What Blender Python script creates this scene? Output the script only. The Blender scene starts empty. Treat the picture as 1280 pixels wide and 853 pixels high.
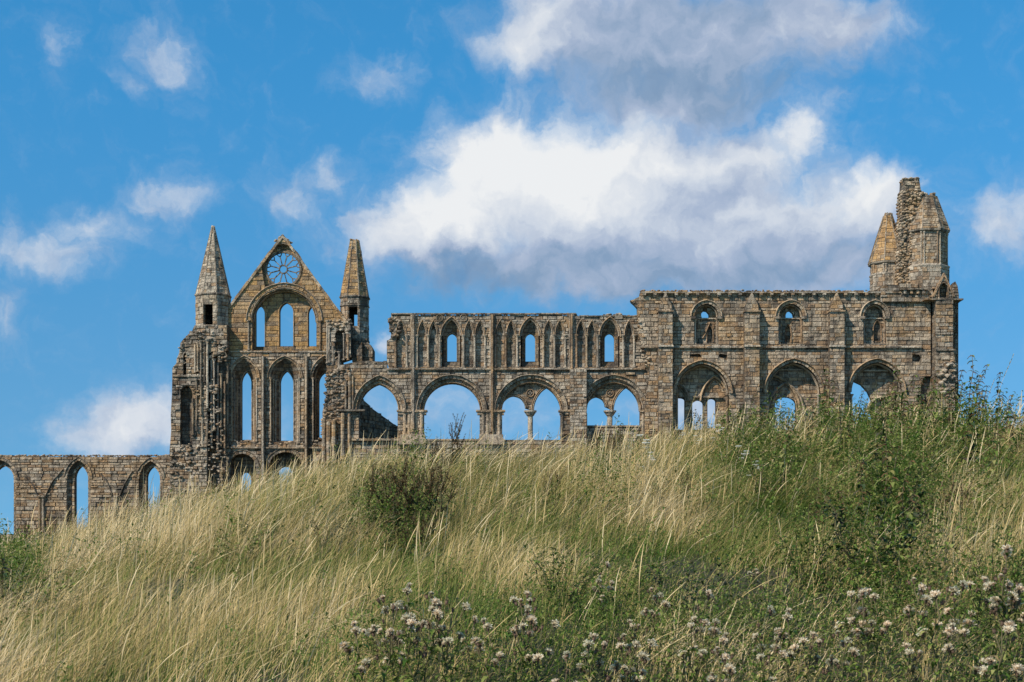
import bpy, math, random
import numpy as np
from mathutils import Vector, Matrix
random.seed(7); R = random.Random(11)
SC = bpy.context.scene; COL = SC.collection
rad = math.radians
# ------------------------------------------------------------------ camera
F = 2000.0                                   # focal length in photograph pixels (1280 wide)
cam = bpy.data.cameras.new('camera'); camo = bpy.data.objects.new('camera', cam); COL.objects.link(camo)
cam.sensor_width = 36; cam.lens = 36 * F / 1280
cam.shift_y = (700 - 426.5) / 1280           # rising front: the uprights stay upright
cam.clip_start = 0.1; cam.clip_end = 30000
camo.rotation_euler = (rad(90), 0, 0); SC.camera = camo
# ------------------------------------------------------------------ light
SUN_AZ, SUN_EL = rad(-132), rad(43)          # azimuth from +Y, clockwise: behind the camera's left shoulder
sd = Vector((math.sin(SUN_AZ) * math.cos(SUN_EL), math.cos(SUN_AZ) * math.cos(SUN_EL), math.sin(SUN_EL)))
sun = bpy.data.lights.new('sun', 'SUN'); sun.energy = 5.0; sun.angle = rad(0.5); sun.color = (1, .94, .86)
suno = bpy.data.objects.new('sun', sun); COL.objects.link(suno)
suno.rotation_euler = (-sd).to_track_quat('-Z', 'Y').to_euler(); suno.location = (-30, -30, 60)
SC.view_settings.view_transform = 'Standard'; SC.view_settings.look = 'None'
SC.view_settings.exposure = 0; SC.view_settings.gamma = 1
# ------------------------------------------------------------------ node helper
class NT:
    def __init__(s, tree): s.t = tree; s.L = tree.links
    def n(s, typ, inp=None, **kw):
        nd = s.t.nodes.new(typ)
        for k, v in kw.items(): setattr(nd, k, v)
        for k, v in (inp or {}).items():
            if isinstance(v, bpy.types.NodeSocket): s.L.new(v, nd.inputs[k])
            else: nd.inputs[k].default_value = v
        return nd
    def m(s, op, a, b=0.0, c=0.0, clamp=False):
        nd = s.n('ShaderNodeMath', {0: a, 1: b, 2: c}, operation=op); nd.use_clamp = clamp; return nd.outputs[0]
    def v(s, op, a, b=(0, 0, 0)):
        nd = s.n('ShaderNodeVectorMath', {0: a, 1: b}, operation=op)
        return nd.outputs['Value'] if op in ('LENGTH', 'DOT_PRODUCT') else nd.outputs[0]
    def mix(s, f, a, b, bt='MIX'):
        nd = s.n('ShaderNodeMix', data_type='RGBA', blend_type=bt)
        for k, v in ((0, f), (6, a), (7, b)):
            if isinstance(v, bpy.types.NodeSocket): s.L.new(v, nd.inputs[k])
            else: nd.inputs[k].default_value = v
        return nd.outputs[2]
    def ramp(s, f, stops, interp='LINEAR'):
        nd = s.n('ShaderNodeValToRGB', {0: f}); cr = nd.color_ramp; cr.interpolation = interp
        while len(cr.elements) < len(stops): cr.elements.new(.5)
        for e, (p, c) in zip(cr.elements, stops): e.position = p; e.color = (*c, 1) if len(c) == 3 else c
        return nd.outputs[0]
    def smooth(s, x, a, b, o0=0, o1=1):
        nd = s.n('ShaderNodeMapRange', {0: x, 1: a, 2: b, 3: o0, 4: o1}, interpolation_type='SMOOTHSTEP'); return nd.outputs[0]
    def noise(s, vec, scale, detail=4, rough=.6, color=False):
        nd = s.n('ShaderNodeTexNoise', {'Vector': vec, 'Scale': scale, 'Detail': detail, 'Roughness': rough})
        return nd.outputs[1] if color else nd.outputs[0]
# ------------------------------------------------------------------ sky with clouds
W = bpy.data.worlds.new('World'); SC.world = W; W.use_nodes = True; W.node_tree.nodes.clear(); N = NT(W.node_tree)
d_ = N.n('ShaderNodeTexCoord').outputs['Generated']
sp0 = N.n('ShaderNodeSeparateXYZ', {0: d_}); zz = N.m('ADD', N.m('MULTIPLY', sp0.outputs[2], .80), .16)
sky = N.n('ShaderNodeTexSky', {0: N.n('ShaderNodeCombineXYZ', {0: sp0.outputs[0], 1: sp0.outputs[1], 2: zz}).outputs[0]}, sky_type='NISHITA'); sky.sun_disc = False
sky.sun_elevation = SUN_EL; sky.sun_rotation = SUN_AZ
sky.air_density = 1.0; sky.dust_density = 0.0; sky.ozone_density = 3.0; sky.altitude = 1500
# (x, y in photograph pixels, rx, ry, weight): where the clouds stand, as azimuth and elevation
BL = [(770, 250, 255, 108, 1.0), (622, 218, 90, 92, 1.0), (545, 295, 110, 55, .95), (930, 290, 190, 72, .95), (1085, 262, 75, 55, .85),
      (1000, 175, 40, 45, .6), (740, 335, 270, 40, .8), (850, 205, 180, 60, .9), (930, 335, 190, 40, .75), (1060, 325, 80, 50, .7),
      (845, 45, 230, 70, .95), (690, 50, 85, 60, .8), (1000, 25, 130, 45, .8), (850, 115, 170, 50, .75),
      (200, 66, 72, 44, .42), (165, 105, 34, 30, .30), (58, 64, 34, 50, .33), (50, 302, 130, 44, .46), (130, 272, 80, 34, .42), (215, 246, 78, 36, .44), (5, 385, 40, 56, .38),
      (372, 250, 62, 48, .42), (425, 228, 44, 34, .38), (470, 92, 66, 36, .33), (155, 532, 92, 42, .75), (475, 432, 34, 30, .5), (1262, 285, 84, 62, .52),
      (410, 300, 60, 30, .3), (560, 520, 240, 60, .35), (340, 560, 60, 50, .4), (1030, 130, 60, 35, .3), (860, 510, 100, 60, .5)]
g = bpy.data.node_groups.new('cloud_field', 'ShaderNodeTree')
g.interface.new_socket('Vector', in_out='INPUT', socket_type='NodeSocketVector')
g.interface.new_socket('Value', in_out='OUTPUT', socket_type='NodeSocketFloat')
G = NT(g); gi = G.n('NodeGroupInput').outputs[0]; go = G.n('NodeGroupOutput')
acc = None
for x, y, rx, ry, w in BL:
    a0 = math.atan((x - 640) / F); e0 = math.atan((700 - y) / F * math.cos(a0))
    dv = G.v('MULTIPLY', G.v('SUBTRACT', gi, (a0, e0, 0)), (F / rx, F / ry, 0))
    l = G.v('DOT_PRODUCT', dv, dv)
    b = G.m('MULTIPLY', G.m('EXPONENT', G.m('MULTIPLY', l, -1.1)), w)
    acc = b if acc is None else G.m('SMOOTH_MAX', acc, b, .18)
# scattered clouds all round the rest of the sky
az_abs = G.m('ABSOLUTE', G.n('ShaderNodeSeparateXYZ', {0: gi}).outputs[0])
oth = G.smooth(az_abs, .42, .62)
gen = G.smooth(G.noise(G.v('MULTIPLY', gi, (1, 1.7, 1)), 3.0, 2, .5), .5, .72)
acc = G.m('ADD', acc, G.m('MULTIPLY', G.m('MULTIPLY', gen, oth), .8))
G.L.new(acc, go.inputs[0])
sep = N.n('ShaderNodeSeparateXYZ', {0: d_})
az = N.m('ARCTAN2', sep.outputs[0], sep.outputs[1]); el = N.m('ARCSINE', sep.outputs[2])
P = N.n('ShaderNodeCombineXYZ', {0: az, 1: el, 2: 0.0}).outputs[0]
wl = N.v('MULTIPLY', N.v('SUBTRACT', N.noise(P, 11, 2, .5, True), (.5, .5, .5)), (.05, .04, 0))
wm = N.v('MULTIPLY', N.v('SUBTRACT', N.noise(P, 30, 8, .60, True), (.5, .5, .5)), (.046, .040, 0))
Pw = N.v('ADD', N.v('ADD', P, wl), wm)
def field(vec):
    nd = N.n('ShaderNodeGroup', node_tree=g); N.L.new(vec, nd.inputs[0]); return nd.outputs[0]
vor = N.n('ShaderNodeTexVoronoi', {'Vector': Pw, 'Scale': 46.0, 'Detail': 3.0, 'Roughness': .55}, feature='SMOOTH_F1', normalize=True).outputs[0]
fine = N.m('SUBTRACT', N.m('MULTIPLY', N.noise(Pw, 60, 8, .62), 1.1), N.m('MULTIPLY', N.m('SUBTRACT', vor, .35), .9))
D0 = N.m('ADD', field(Pw), N.m('MULTIPLY', N.m('SUBTRACT', fine, .5), .38))
alpha = N.m('MULTIPLY', N.smooth(D0, .16, .50), N.smooth(D0, .26, .74, .32, 1.0))
up = N.m('SUBTRACT', field(Pw), field(N.v('ADD', Pw, (-.008, .022, 0))))           # lit on the upper left
bil = N.m('SUBTRACT', N.noise(Pw, 26, 6, .55), N.noise(N.v('ADD', Pw, (-.004, .009, 0)), 26, 6, .55))
tint = None                                  # sunlit heads and shaded bellies of the big cloud
for x, y, rx, ry, w in [(640, 195, 75, 60, .28), (700, 175, 60, 30, .2), (560, 260, 60, 50, .25), (800, 165, 120, 40, .2), (1090, 235, 60, 35, .22), (1000, 165, 40, 30, .2), (700, 235, 120, 50, .18),
                        (850, 112, 170, 42, -.30), (760, 345, 240, 34, -.26), (960, 300, 190, 50, -.06), (900, 215, 120, 50, -.03), (870, 15, 220, 45, -.32), (660, 200, 60, 50, .12), (545, 290, 60, 40, .08), (660, 60, 40, 50, .1), (1050, 330, 80, 30, -.1), (560, 350, 90, 30, -.2)]:
    a0 = math.atan((x - 640) / F); e0 = math.atan((700 - y) / F * math.cos(a0))
    dv = N.v('MULTIPLY', N.v('SUBTRACT', Pw, (a0, e0, 0)), (F / rx, F / ry, 0)); b = N.m('MULTIPLY', N.m('EXPONENT', N.m('MULTIPLY', N.v('DOT_PRODUCT', dv, dv), -1.0)), w)
    tint = b if tint is None else N.m('ADD', tint, b)
lum = N.m('ADD', N.m('ADD', N.m('ADD', N.m('MULTIPLY', up, .24), N.m('MULTIPLY', bil, .7)), N.m('SUBTRACT', .66, N.m('MULTIPLY', vor, .22))), tint)
ccol = N.ramp(lum, [(.0, (.17, .285, .47)), (.3, (.26, .385, .57)), (.48, (.42, .515, .69)), (.66, (.65, .72, .83)), (.92, (.92, .94, .96))])
bgs = N.n('ShaderNodeBackground', {0: N.mix(1.0, sky.outputs[0], N.mix(N.smooth(el, .02, .34), (.60, .98, 1.00, 1), (.36, 1.22, 1.40, 1)), 'MULTIPLY'), 1: .135})
bgc = N.n('ShaderNodeBackground', {0: ccol, 1: .92})
mx = N.n('ShaderNodeMixShader', {0: alpha, 1: bgs.outputs[0], 2: bgc.outputs[0]})
W.cycles.sampling_method = 'MANUAL'; W.cycles.sample_map_resolution = 256
N.n('ShaderNodeOutputWorld', {0: mx.outputs[0]})
# ------------------------------------------------------------------ materials
def mat(name):
    m = bpy.data.materials.new(name); m.use_nodes = True; m.node_tree.nodes.clear(); return m, NT(m.node_tree)
def stone_mat(name, warm, dark, brick=False, light=1.0):
    m, n = mat(name)
    pos = n.n('ShaderNodeNewGeometry').outputs['Position']
    if brick:
        sp = n.n('ShaderNodeSeparateXYZ', {0: pos})
        bv = n.n('ShaderNodeCombineXYZ', {0: n.m('ADD', sp.outputs[0], sp.outputs[1]), 1: sp.outputs[2], 2: 0.0}).outputs[0]
        bt = n.n('ShaderNodeTexBrick', {'Vector': bv, 'Color1': (0, 0, 0, 1), 'Color2': (1, 1, 1, 1), 'Mortar': (.5, .5, .5, 1), 'Scale': 1.0,
                 'Mortar Size': .035, 'Brick Width': .95, 'Row Height': .46, 'Bias': 0.0})
        tone = bt.outputs[0]; mort = bt.outputs[1]
    else:
        tone = n.n('ShaderNodeAttribute', attribute_name='tone').outputs[2]; mort = None
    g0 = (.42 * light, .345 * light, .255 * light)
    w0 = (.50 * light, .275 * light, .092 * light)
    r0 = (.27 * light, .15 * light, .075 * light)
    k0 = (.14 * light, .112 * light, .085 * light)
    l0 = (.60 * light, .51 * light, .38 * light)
    def mixc(a, b, t): return tuple(a[i] * (1 - t) + b[i] * t for i in range(3))
    base = n.ramp(tone, [(0, k0), (.14, mixc(g0, k0, .6)), (.26, mixc(g0, w0, warm * .5)), (.46, g0 if warm < .6 else w0),
                         (.60, mixc(l0, w0, warm * .6)), (.74, mixc(g0, w0, .4 + warm * .5)), (.86, mixc(r0, w0, .25)), (1, mixc(r0, k0, .25))])
    base = n.mix(.30 if not brick else .15, base, (*mixc(g0, w0, warm * .8), 1))
    big = n.noise(pos, .28, 3, .55); mid = n.noise(pos, 1.3, 5, .65)
    base = n.mix(n.smooth(big, .45, .68, 0, .5), base, (*mixc(w0, r0, .25), 1)) if warm > .5 else n.mix(n.smooth(big, .5, .72, 0, .38), base, (*w0, 1))
    st = n.noise(n.v('MULTIPLY', pos, (1.6, 1.6, .3)), 1.0, 6, .68)                    # soot and rain streaks
    base = n.mix(n.smooth(st, .50, .58, 0, dark), base, (.055, .045, .037, 1))
    base = n.mix(n.smooth(mid, .56, .64, 0, min(.8, .2 + dark * .75)), base, (.06, .048, .038, 1))
    pale = n.noise(pos, 3.1, 4, .7)
    base = n.mix(n.smooth(pale, .58, .68, 0, .4), base, (.66, .56, .41, 1))
    if brick: base = n.mix(mort, base, (.10, .08, .06, 1))
    soot = n.noise(n.v('MULTIPLY', pos, (.42, .42, .16)), 1.0, 5, .62)                 # broad blackened areas
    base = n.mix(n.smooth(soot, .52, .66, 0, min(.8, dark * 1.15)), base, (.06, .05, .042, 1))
    fn = n.noise(pos, 9, 6, .75)
    base = n.mix(.75, base, n.ramp(fn, [(.30, (.25, .24, .23)), (.5, (.95, .95, .95)), (.70, (1.55, 1.52, 1.48))]), 'MULTIPLY')
    h = n.m('ADD', n.m('MULTIPLY', fn, .12), n.m('MULTIPLY', mid, .35))
    if brick: h = n.m('SUBTRACT', h, n.m('MULTIPLY', mort, .2))
    bp = n.n('ShaderNodeBump', {'Height': h, 'Strength': 1.0, 'Distance': .9})
    bs = n.n('ShaderNodeBsdfPrincipled', {'Base Color': base, 'Roughness': .93, 'Normal': bp.outputs[0], 'Specular IOR Level': .15})
    n.n('ShaderNodeOutputMaterial', {0: bs.outputs[0]}); return m
M = {'grey': stone_mat('grey_sandstone', .15, .52, light=1.12), 'warm': stone_mat('ochre_sandstone', 1.0, .25, light=1.05),
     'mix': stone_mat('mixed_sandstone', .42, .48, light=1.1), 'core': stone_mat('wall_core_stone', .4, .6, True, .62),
     'corew': stone_mat('ochre_core_stone', .85, .45, True, .72), 'dark': stone_mat('sooty_shaded_sandstone', .25, .8, light=.8)}  # dark stone also paints shade on the side wall and tower's right face
def leaf_mat(name, cols, rough=.6, trans=.35):
    m, n = mat(name)
    tone = n.n('ShaderNodeAttribute', attribute_name='tone').outputs[2]
    k = len(cols)
    c = n.ramp(tone, [(i / (k - 1), cc) for i, cc in enumerate(cols)])
    rnd = n.n('ShaderNodeObjectInfo').outputs['Random']
    c = n.mix(1.0, c, n.ramp(rnd, [(0, (.8, .85, .8)), (1, (1.15, 1.1, 1.1))]), 'MULTIPLY')
    a = n.n('ShaderNodeBsdfPrincipled', {'Base Color': c, 'Roughness': rough, 'Specular IOR Level': .10})
    b = n.n('ShaderNodeBsdfTranslucent', {0: c})
    x = n.n('ShaderNodeMixShader', {0: trans, 1: a.outputs[0], 2: b.outputs[0]})
    n.n('ShaderNodeOutputMaterial', {0: x.outputs[0]}); return m
M['grass'] = leaf_mat('grass_blades', [(.03, .055, .008), (.075, .135, .016), (.14, .19, .035), (.27, .24, .075), (.50, .36, .14), (.66, .48, .22), (.80, .63, .36)], .6, .2)
M['leaf'] = leaf_mat('green_leaves', [(.03, .065, .012), (.07, .13, .022), (.13, .20, .035), (.22, .27, .06), (.34, .33, .11), (.36, .26, .12)], .5)
M['dleaf'] = leaf_mat('dark_leaves', [(.02, .04, .016), (.035, .065, .025), (.06, .09, .035), (.09, .06, .045)], .5, .2)
M['rust'] = leaf_mat('rusty_seed', [(.06, .03, .018), (.12, .06, .03), (.19, .105, .05), (.26, .17, .09)], .8, .15)
M['fluff'] = leaf_mat('thistle_down', [(.46, .34, .20), (.78, .66, .46), (.94, .87, .68)], .9, .4)
M['bract'] = leaf_mat('thistle_bract', [(.07, .04, .03), (.14, .09, .06), (.22, .15, .10)], .8, .1)
M['white'] = leaf_mat('white_umbel', [(.55, .53, .45), (.80, .78, .68), (.88, .86, .78)], .8, .5)
M['stem'] = leaf_mat('dry_stem', [(.10, .09, .045), (.17, .14, .07), (.26, .2, .11)], .7, .1)
def ground_mat():
    m, n = mat('hill_turf'); pos = n.n('ShaderNodeNewGeometry').outputs['Position']
    c = n.ramp(n.noise(pos, 1.5, 6, .7), [(.3, (.022, .03, .008)), (.5, (.05, .055, .016)), (.7, (.10, .08, .03))])
    bp = n.n('ShaderNodeBump', {'Height': n.noise(pos, 14, 6, .7), 'Strength': 1.0, 'Distance': .1})
    bs = n.n('ShaderNodeBsdfPrincipled', {'Base Color': c, 'Roughness': .95, 'Normal': bp.outputs[0]})
    n.n('ShaderNodeOutputMaterial', {0: bs.outputs[0]}); return m
M['ground'] = ground_mat()
# ------------------------------------------------------------------ object helpers
def root(name, loc, label, cat, group=None):
    o = bpy.data.objects.new(name, None); COL.objects.link(o); o.location = loc; o.empty_display_size = .3
    o['label'] = label; o['category'] = cat
    if group: o['group'] = group
    o['_top'] = 1
    return o
def par(o, p):
    if p is None: return
    o.parent = p
    if p.get('_top') and p.type == 'EMPTY': o.matrix_parent_inverse = Matrix.Translation(-Vector(p.location))
class MB:
    def __init__(s): s.v = []; s.f = []; s.t = []
    def add(s, vs, fs, tone=.5):
        b = len(s.v); s.v += [tuple(v) for v in vs]; s.f += [tuple(i + b for i in f) for f in fs]; s.t += [tone] * len(vs)
    def mesh(s, name, m):
        assert all(0 <= i < len(s.v) for f in s.f for i in f), name
        me = bpy.data.meshes.new(name); me.from_pydata(s.v, [], s.f)
        at = me.attributes.new('tone', 'FLOAT', 'POINT'); at.data.foreach_set('value', s.t)
        me.materials.append(m); me.update(); return me
    def build(s, name, m, parent=None, label=None, stuff=False, smooth=False):
        if not s.f: return None
        me = s.mesh(name, m)
        if smooth: me.shade_smooth()
        o = bpy.data.objects.new(name, me); COL.objects.link(o); par(o, parent)
        if label: o['label'] = label
        if stuff: o['kind'] = 'stuff'
        return o
class Fr:                                    # a flat frame: x, y in tenths of a metre (y down), n outward in metres
    def __init__(s, o, U, V, Nn, k=.1): s.o = Vector(o); s.U = Vector(U); s.V = Vector(V); s.N = Vector(Nn); s.k = k
    def pt(s, x, y, n=0): return s.o + s.U * (x * s.k) - s.V * (y * s.k) + s.N * n
    def mat4(s):
        return Matrix(((s.U.x, s.V.x, s.N.x, 0), (s.U.y, s.V.y, s.N.y, 0), (s.U.z, s.V.z, s.N.z, 0), (0, 0, 0, 1)))
def front(Y): k = Y / F; return Fr((-640 * k, Y, 700 * k), (1, 0, 0), (0, 0, 1), (0, -1, 0), k)
BOXF = [(0, 1, 2, 3), (7, 6, 5, 4), (0, 4, 5, 1), (1, 5, 6, 2), (2, 6, 7, 3), (3, 7, 4, 0)]
def box(mb, fr, x0, x1, y0, y1, n0, n1, tone=.5):
    c = [(x0, y1), (x1, y1), (x1, y0), (x0, y0)]
    mb.add([fr.pt(x, y, n1) for x, y in c] + [fr.pt(x, y, n0) for x, y in c], BOXF, tone)
def cuts(polys, y):
    r = []
    for p in polys:
        for i in range(len(p)):
            a = p[i]; b = p[(i + 1) % len(p)]
            if (a[1] <= y < b[1]) or (b[1] <= y < a[1]):
                f = lambda yy, a=a, b=b: a[0] + (b[0] - a[0]) * (yy - a[1]) / (b[1] - a[1])
                r.append((f(y), f))
    r.sort(key=lambda t: t[0]); return r
def slab(mb, fr, polys, n0, n1, tone=.5):    # exact trapezoid decomposition of an outline with holes
    ys = sorted({round(p[1], 3) for q in polys for p in q})
    for y0, y1 in zip(ys, ys[1:]):
        if y1 - y0 < .01: continue
        c = cuts(polys, (y0 + y1) / 2)
        for (xa, fa), (xb, fb) in zip(c[::2], c[1::2]):
            q = [(fa(y1), y1), (fb(y1), y1), (fb(y0), y0), (fa(y0), y0)]
            mb.add([fr.pt(x, y, n1) for x, y in q] + [fr.pt(x, y, n0) for x, y in q], BOXF, tone)
def arch(cx, hw, ya, ys, yb, k=9):           # pointed when taller than half its width, else elliptic; path from foot to foot
    h = ys - ya; L = []
    for i in range(k + 1):
        if h > hw * 1.02:
            Rr = (hw * hw + h * h) / (2 * hw); th = math.asin(h / Rr) * i / k
            L.append((cx - hw + Rr - Rr * math.cos(th), ys - Rr * math.sin(th)))
        else:
            th = math.pi / 2 * i / k; L.append((cx - hw * math.cos(th), ys - h * math.sin(th)))
    L[-1] = (cx, ya)
    Rt = [(2 * cx - x, y) for x, y in L[-2::-1]]
    return [(cx - hw, yb)] + L + Rt + [(cx + hw, yb)]
def offset(path, d):
    out = []
    for i, p in enumerate(path):
        a = path[max(i - 1, 0)]; b = path[min(i + 1, len(path) - 1)]
        t1 = (p[0] - a[0], p[1] - a[1]); t2 = (b[0] - p[0], b[1] - p[1])
        l1 = math.hypot(*t1) or 1; l2 = math.hypot(*t2) or 1
        tx = t1[0] / l1 + t2[0] / l2; ty = t1[1] / l1 + t2[1] / l2
        if i == 0: tx, ty = t2[0] / l2, t2[1] / l2
        if i == len(path) - 1: tx, ty = t1[0] / l1, t1[1] / l1
        l = math.hypot(tx, ty) or 1; nx, ny = ty / l, -tx / l
        cosv = max(.5, l / 2) if 0 < i < len(path) - 1 else 1
        out.append((p[0] + nx * d / cosv, p[1] + ny * d / cosv))
    return out
def ring(mb, fr, path, o0, o1, n0, n1, tone=.5, round_=True, jit=.2):
    """a moulding swept along an arch path between outward offsets o0..o1, bulging to n1"""
    prof = [(o0, n0), (o0 + (o1 - o0) * .12, n0 + (n1 - n0) * .6), (o0 + (o1 - o0) * .5, n1), (o0 + (o1 - o0) * .88, n0 + (n1 - n0) * .6), (o1, n0)] if round_ \
        else [(o0, n0), (o0, n1), (o1, n1), (o1, n0)]
    rows = []
    offs = [offset(path, p[0]) for p in prof]
    for i in range(len(path)):
        j = R.uniform(-jit, jit)
        rows.append([fr.pt(offs[q][i][0], offs[q][i][1] + j, prof[q][1]) for q in range(len(prof))])
    vs = [v for r in rows for v in r]; k = len(prof)
    fs = [(i * k + q, i * k + q + 1, (i + 1) * k + q + 1, (i + 1) * k + q) for i in range(len(path) - 1) for q in range(k - 1)]
    mb.add(vs, fs, tone)
def resample(path, step):
    out = [path[0]]; rem = step
    for a, b in zip(path, path[1:]):
        l = math.hypot(b[0] - a[0], b[1] - a[1]); pos = 0
        while l - pos > rem:
            pos += rem; out.append((a[0] + (b[0] - a[0]) * pos / l, a[1] + (b[1] - a[1]) * pos / l)); rem = step
        rem -= l - pos
    out.append(path[-1]); return out
def voussoirs(mb, fr, path, o0, o1, n0, n1, step=4.5):
    q = resample(path, step); A = offset(q, o0); B = offset(q, o1)
    for i in range(len(q) - 1):
        g_ = .07; n = n1 + R.uniform(-.03, .05); d = R.uniform(-.5, .5)
        def lp(a, b, t): return (a[0] + (b[0] - a[0]) * t, a[1] + (b[1] - a[1]) * t)
        c = [lp(A[i], A[i + 1], g_), lp(A[i], A[i + 1], 1 - g_), lp(B[i], B[i + 1], 1 - g_), lp(B[i], B[i + 1], g_)]
        c[2] = (c[2][0], c[2][1] + d * .5); c[3] = (c[3][0], c[3][1] + d * .5)
        mb.add([fr.pt(x, y, n) for x, y in c] + [fr.pt(x, y, n0) for x, y in c], BOXF, R.random())
def splay(mb, fr, pa, na, pb, nb, tone=.4):
    assert len(pa) == len(pb)
    vs = [fr.pt(x, y, na) for x, y in pa] + [fr.pt(x, y, nb) for x, y in pb]; k = len(pa)
    mb.add(vs, [(i, i + 1, k + i + 1, k + i) for i in range(k - 1)] + [(k - 1, 0, k, 2 * k - 1)], tone)
def lathe(mb, fr, cx, n, prof, seg=8, tone=.5):   # prof: (radius, y)
    k = fr.k; vs = []
    for r, y in prof:
        c = fr.pt(cx, y, n)
        for i in range(seg):
            a = 2 * math.pi * i / seg + .2
            vs.append(c + fr.U * (r * k * math.cos(a)) + fr.N * (r * k * math.sin(a)))
    fs = []
    for j in range(len(prof) - 1):
        for i in range(seg):
            fs.append((j * seg + i, j * seg + (i + 1) % seg, (j + 1) * seg + (i + 1) % seg, (j + 1) * seg + i))
    fs.append(tuple(range(seg))); fs.append(tuple((len(prof) - 1) * seg + i for i in reversed(range(seg))))
    mb.add(vs, fs, tone)
def shaft(mb, fr, cx, r, y0, y1, n, cap=True, base=True, tone=None):
    p = []
    if cap: p += [(r * 2.0, y0 - 1.6), (r * 2.0, y0 - .5), (r * 1.5, y0 + .2), (r * 1.15, y0 + 1.6), (r, y0 + 1.8)]
    else: p += [(r, y0)]
    m_ = (y0 + y1) / 2
    p += [(r * .97, m_)]
    if base: p += [(r, y1 - 2.2), (r * 1.5, y1 - 1.6), (r * 1.3, y1 - 1), (r * 1.8, y1 - .6), (r * 1.8, y1)]
    else: p += [(r, y1)]
    lathe(mb, fr, cx, n, p, 8, R.random() if tone is None else tone)
class Stones:
    """the facing stones of one thing: the 300 largest become parts, the rest one joined part"""
    TN = 12
    def __init__(s, rt): s.root = rt; s.L = []
    def lay(s, fr, polys, n, m='grey', h=(4, 6.2), w=(7, 15), parent=None, proud=(.02, .17), miss=.015, joint=.36, ymin=None, ymax=None, rough=.25):
        h = (h[0] * .78, h[1] * 1.15); w = (w[0] * .85, w[1] * 1.15)
        y = min(p[1] for q in polys for p in q) if ymin is None else ymin
        yE = max(p[1] for q in polys for p in q) if ymax is None else ymax
        while y < yE - 1.2:
            y1 = min(y + R.uniform(*h), yE)
            if yE - y1 < 1.8: y1 = yE
            ca, cm, cb = cuts(polys, y + .15), cuts(polys, (y + y1) / 2), cuts(polys, y1 - .15)
            runs = []
            if len(ca) == len(cb) == len(cm):
                for i in range(0, len(ca) - 1, 2): runs.append((ca[i][0], ca[i + 1][0], cb[i][0], cb[i + 1][0]))
            else:
                iv = [[(c[i][0], c[i + 1][0]) for i in range(0, len(c) - 1, 2)] for c in (ca, cm, cb)]
                cur = iv[0]
                for o in iv[1:]:
                    cur = [(max(a, c), min(b, d)) for a, b in cur for c, d in o if min(b, d) > max(a, c)]
                runs = [(a, b, a, b) for a, b in cur]
            for a0, b0, a1, b1 in runs:
                am, bm = (a0 + a1) / 2, (b0 + b1) / 2
                if bm - am < 1.5: continue
                xs = [am]; 
                while xs[-1] < bm - 1e-6:
                    nx = xs[-1] + R.uniform(*w) * (.6 if len(xs) == 1 and R.random() < .5 else 1)
                    if bm - nx < w[0] * .5: nx = bm
                    xs.append(min(nx, bm))
                for x0, x1 in zip(xs, xs[1:]):
                    if R.random() < miss: continue
                    l0, l1 = (a0, a1) if x0 == am else (x0, x0); r0, r1 = (b0, b1) if x1 == bm else (x1, x1)
                    if min(r0 - l0, r1 - l1) < .9: continue
                    pr = R.uniform(*proud)
                    if R.random() < .06: pr += .05
                    s.L.append((fr, (l0 + joint, r0 - joint, l1 + joint, r1 - joint, y + joint * .8, y1 - joint * .8), n, pr, m, parent, R.random(), rough))
            y = y1
    @staticmethod
    def geo(q, rough):
        l0, r0, l1, r1, y0, y1 = q; rf = rough
        c = [(l1, y1), (r1, y1), (r0, y0), (l0, y0)]
        i = [(l1 + rf, y1 - rf), (r1 - rf, y1 - rf), (r0 - rf, y0 + rf), (l0 + rf, y0 + rf)]
        return c, i
    FC = [(8, 9, 10, 11), (4, 5, 9, 8), (5, 6, 10, 9), (6, 7, 11, 10), (7, 4, 8, 11), (0, 1, 5, 4), (1, 2, 6, 5), (2, 3, 7, 6), (3, 0, 4, 7)]
    unit = {}
    @classmethod
    def unit_mesh(cls, m, tone):
        k = (m, min(int(tone * cls.TN), cls.TN - 1))
        if k not in cls.unit:
            mb = MB(); c = [(-.5, -.5), (.5, -.5), (.5, .5), (-.5, .5)]; j = lambda: R.uniform(-.02, .02)
            mb.add([(x, y, 0) for x, y in c] + [(x + j(), y + j(), .6) for x, y in c] + [(x * .93 + j(), y * .86 + j(), 1 + j() * 3) for x, y in c], cls.FC, (k[1] + .5) / cls.TN)
            cls.unit[k] = mb.mesh('stone', M[m])
        return cls.unit[k]
    def finish(s, limit=292):
        s.L.sort(key=lambda t: -((t[1][1] - t[1][0]) * (t[1][5] - t[1][4])))
        for fr, q, n, pr, m, parent, tone, rough in s.L[:limit]:
            p = parent or s.root
            if abs(q[0] - q[2]) < .02 and abs(q[1] - q[3]) < .02:
                o = bpy.data.objects.new('stone', s.unit_mesh(m, tone)); COL.objects.link(o)
                c = fr.pt((q[0] + q[1]) / 2, (q[4] + q[5]) / 2, n - .05)
                mw = Matrix.Translation(c) @ fr.mat4() @ Matrix.Diagonal(((q[1] - q[0]) * fr.k, (q[5] - q[4]) * fr.k, pr + .05, 1))
                par(o, p); o.matrix_basis = mw
            else:
                mb = MB(); s.one(mb, fr, q, n, pr, tone, rough); mb.build('stone', M[m], p)
        by = {}
        for fr, q, n, pr, m, parent, tone, rough in s.L[limit:]: s.one(by.setdefault(m, MB()), fr, q, n, pr, tone, rough)
        for m, mb in by.items(): mb.build('stone_facing', M[m], s.root, stuff=True)
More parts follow.
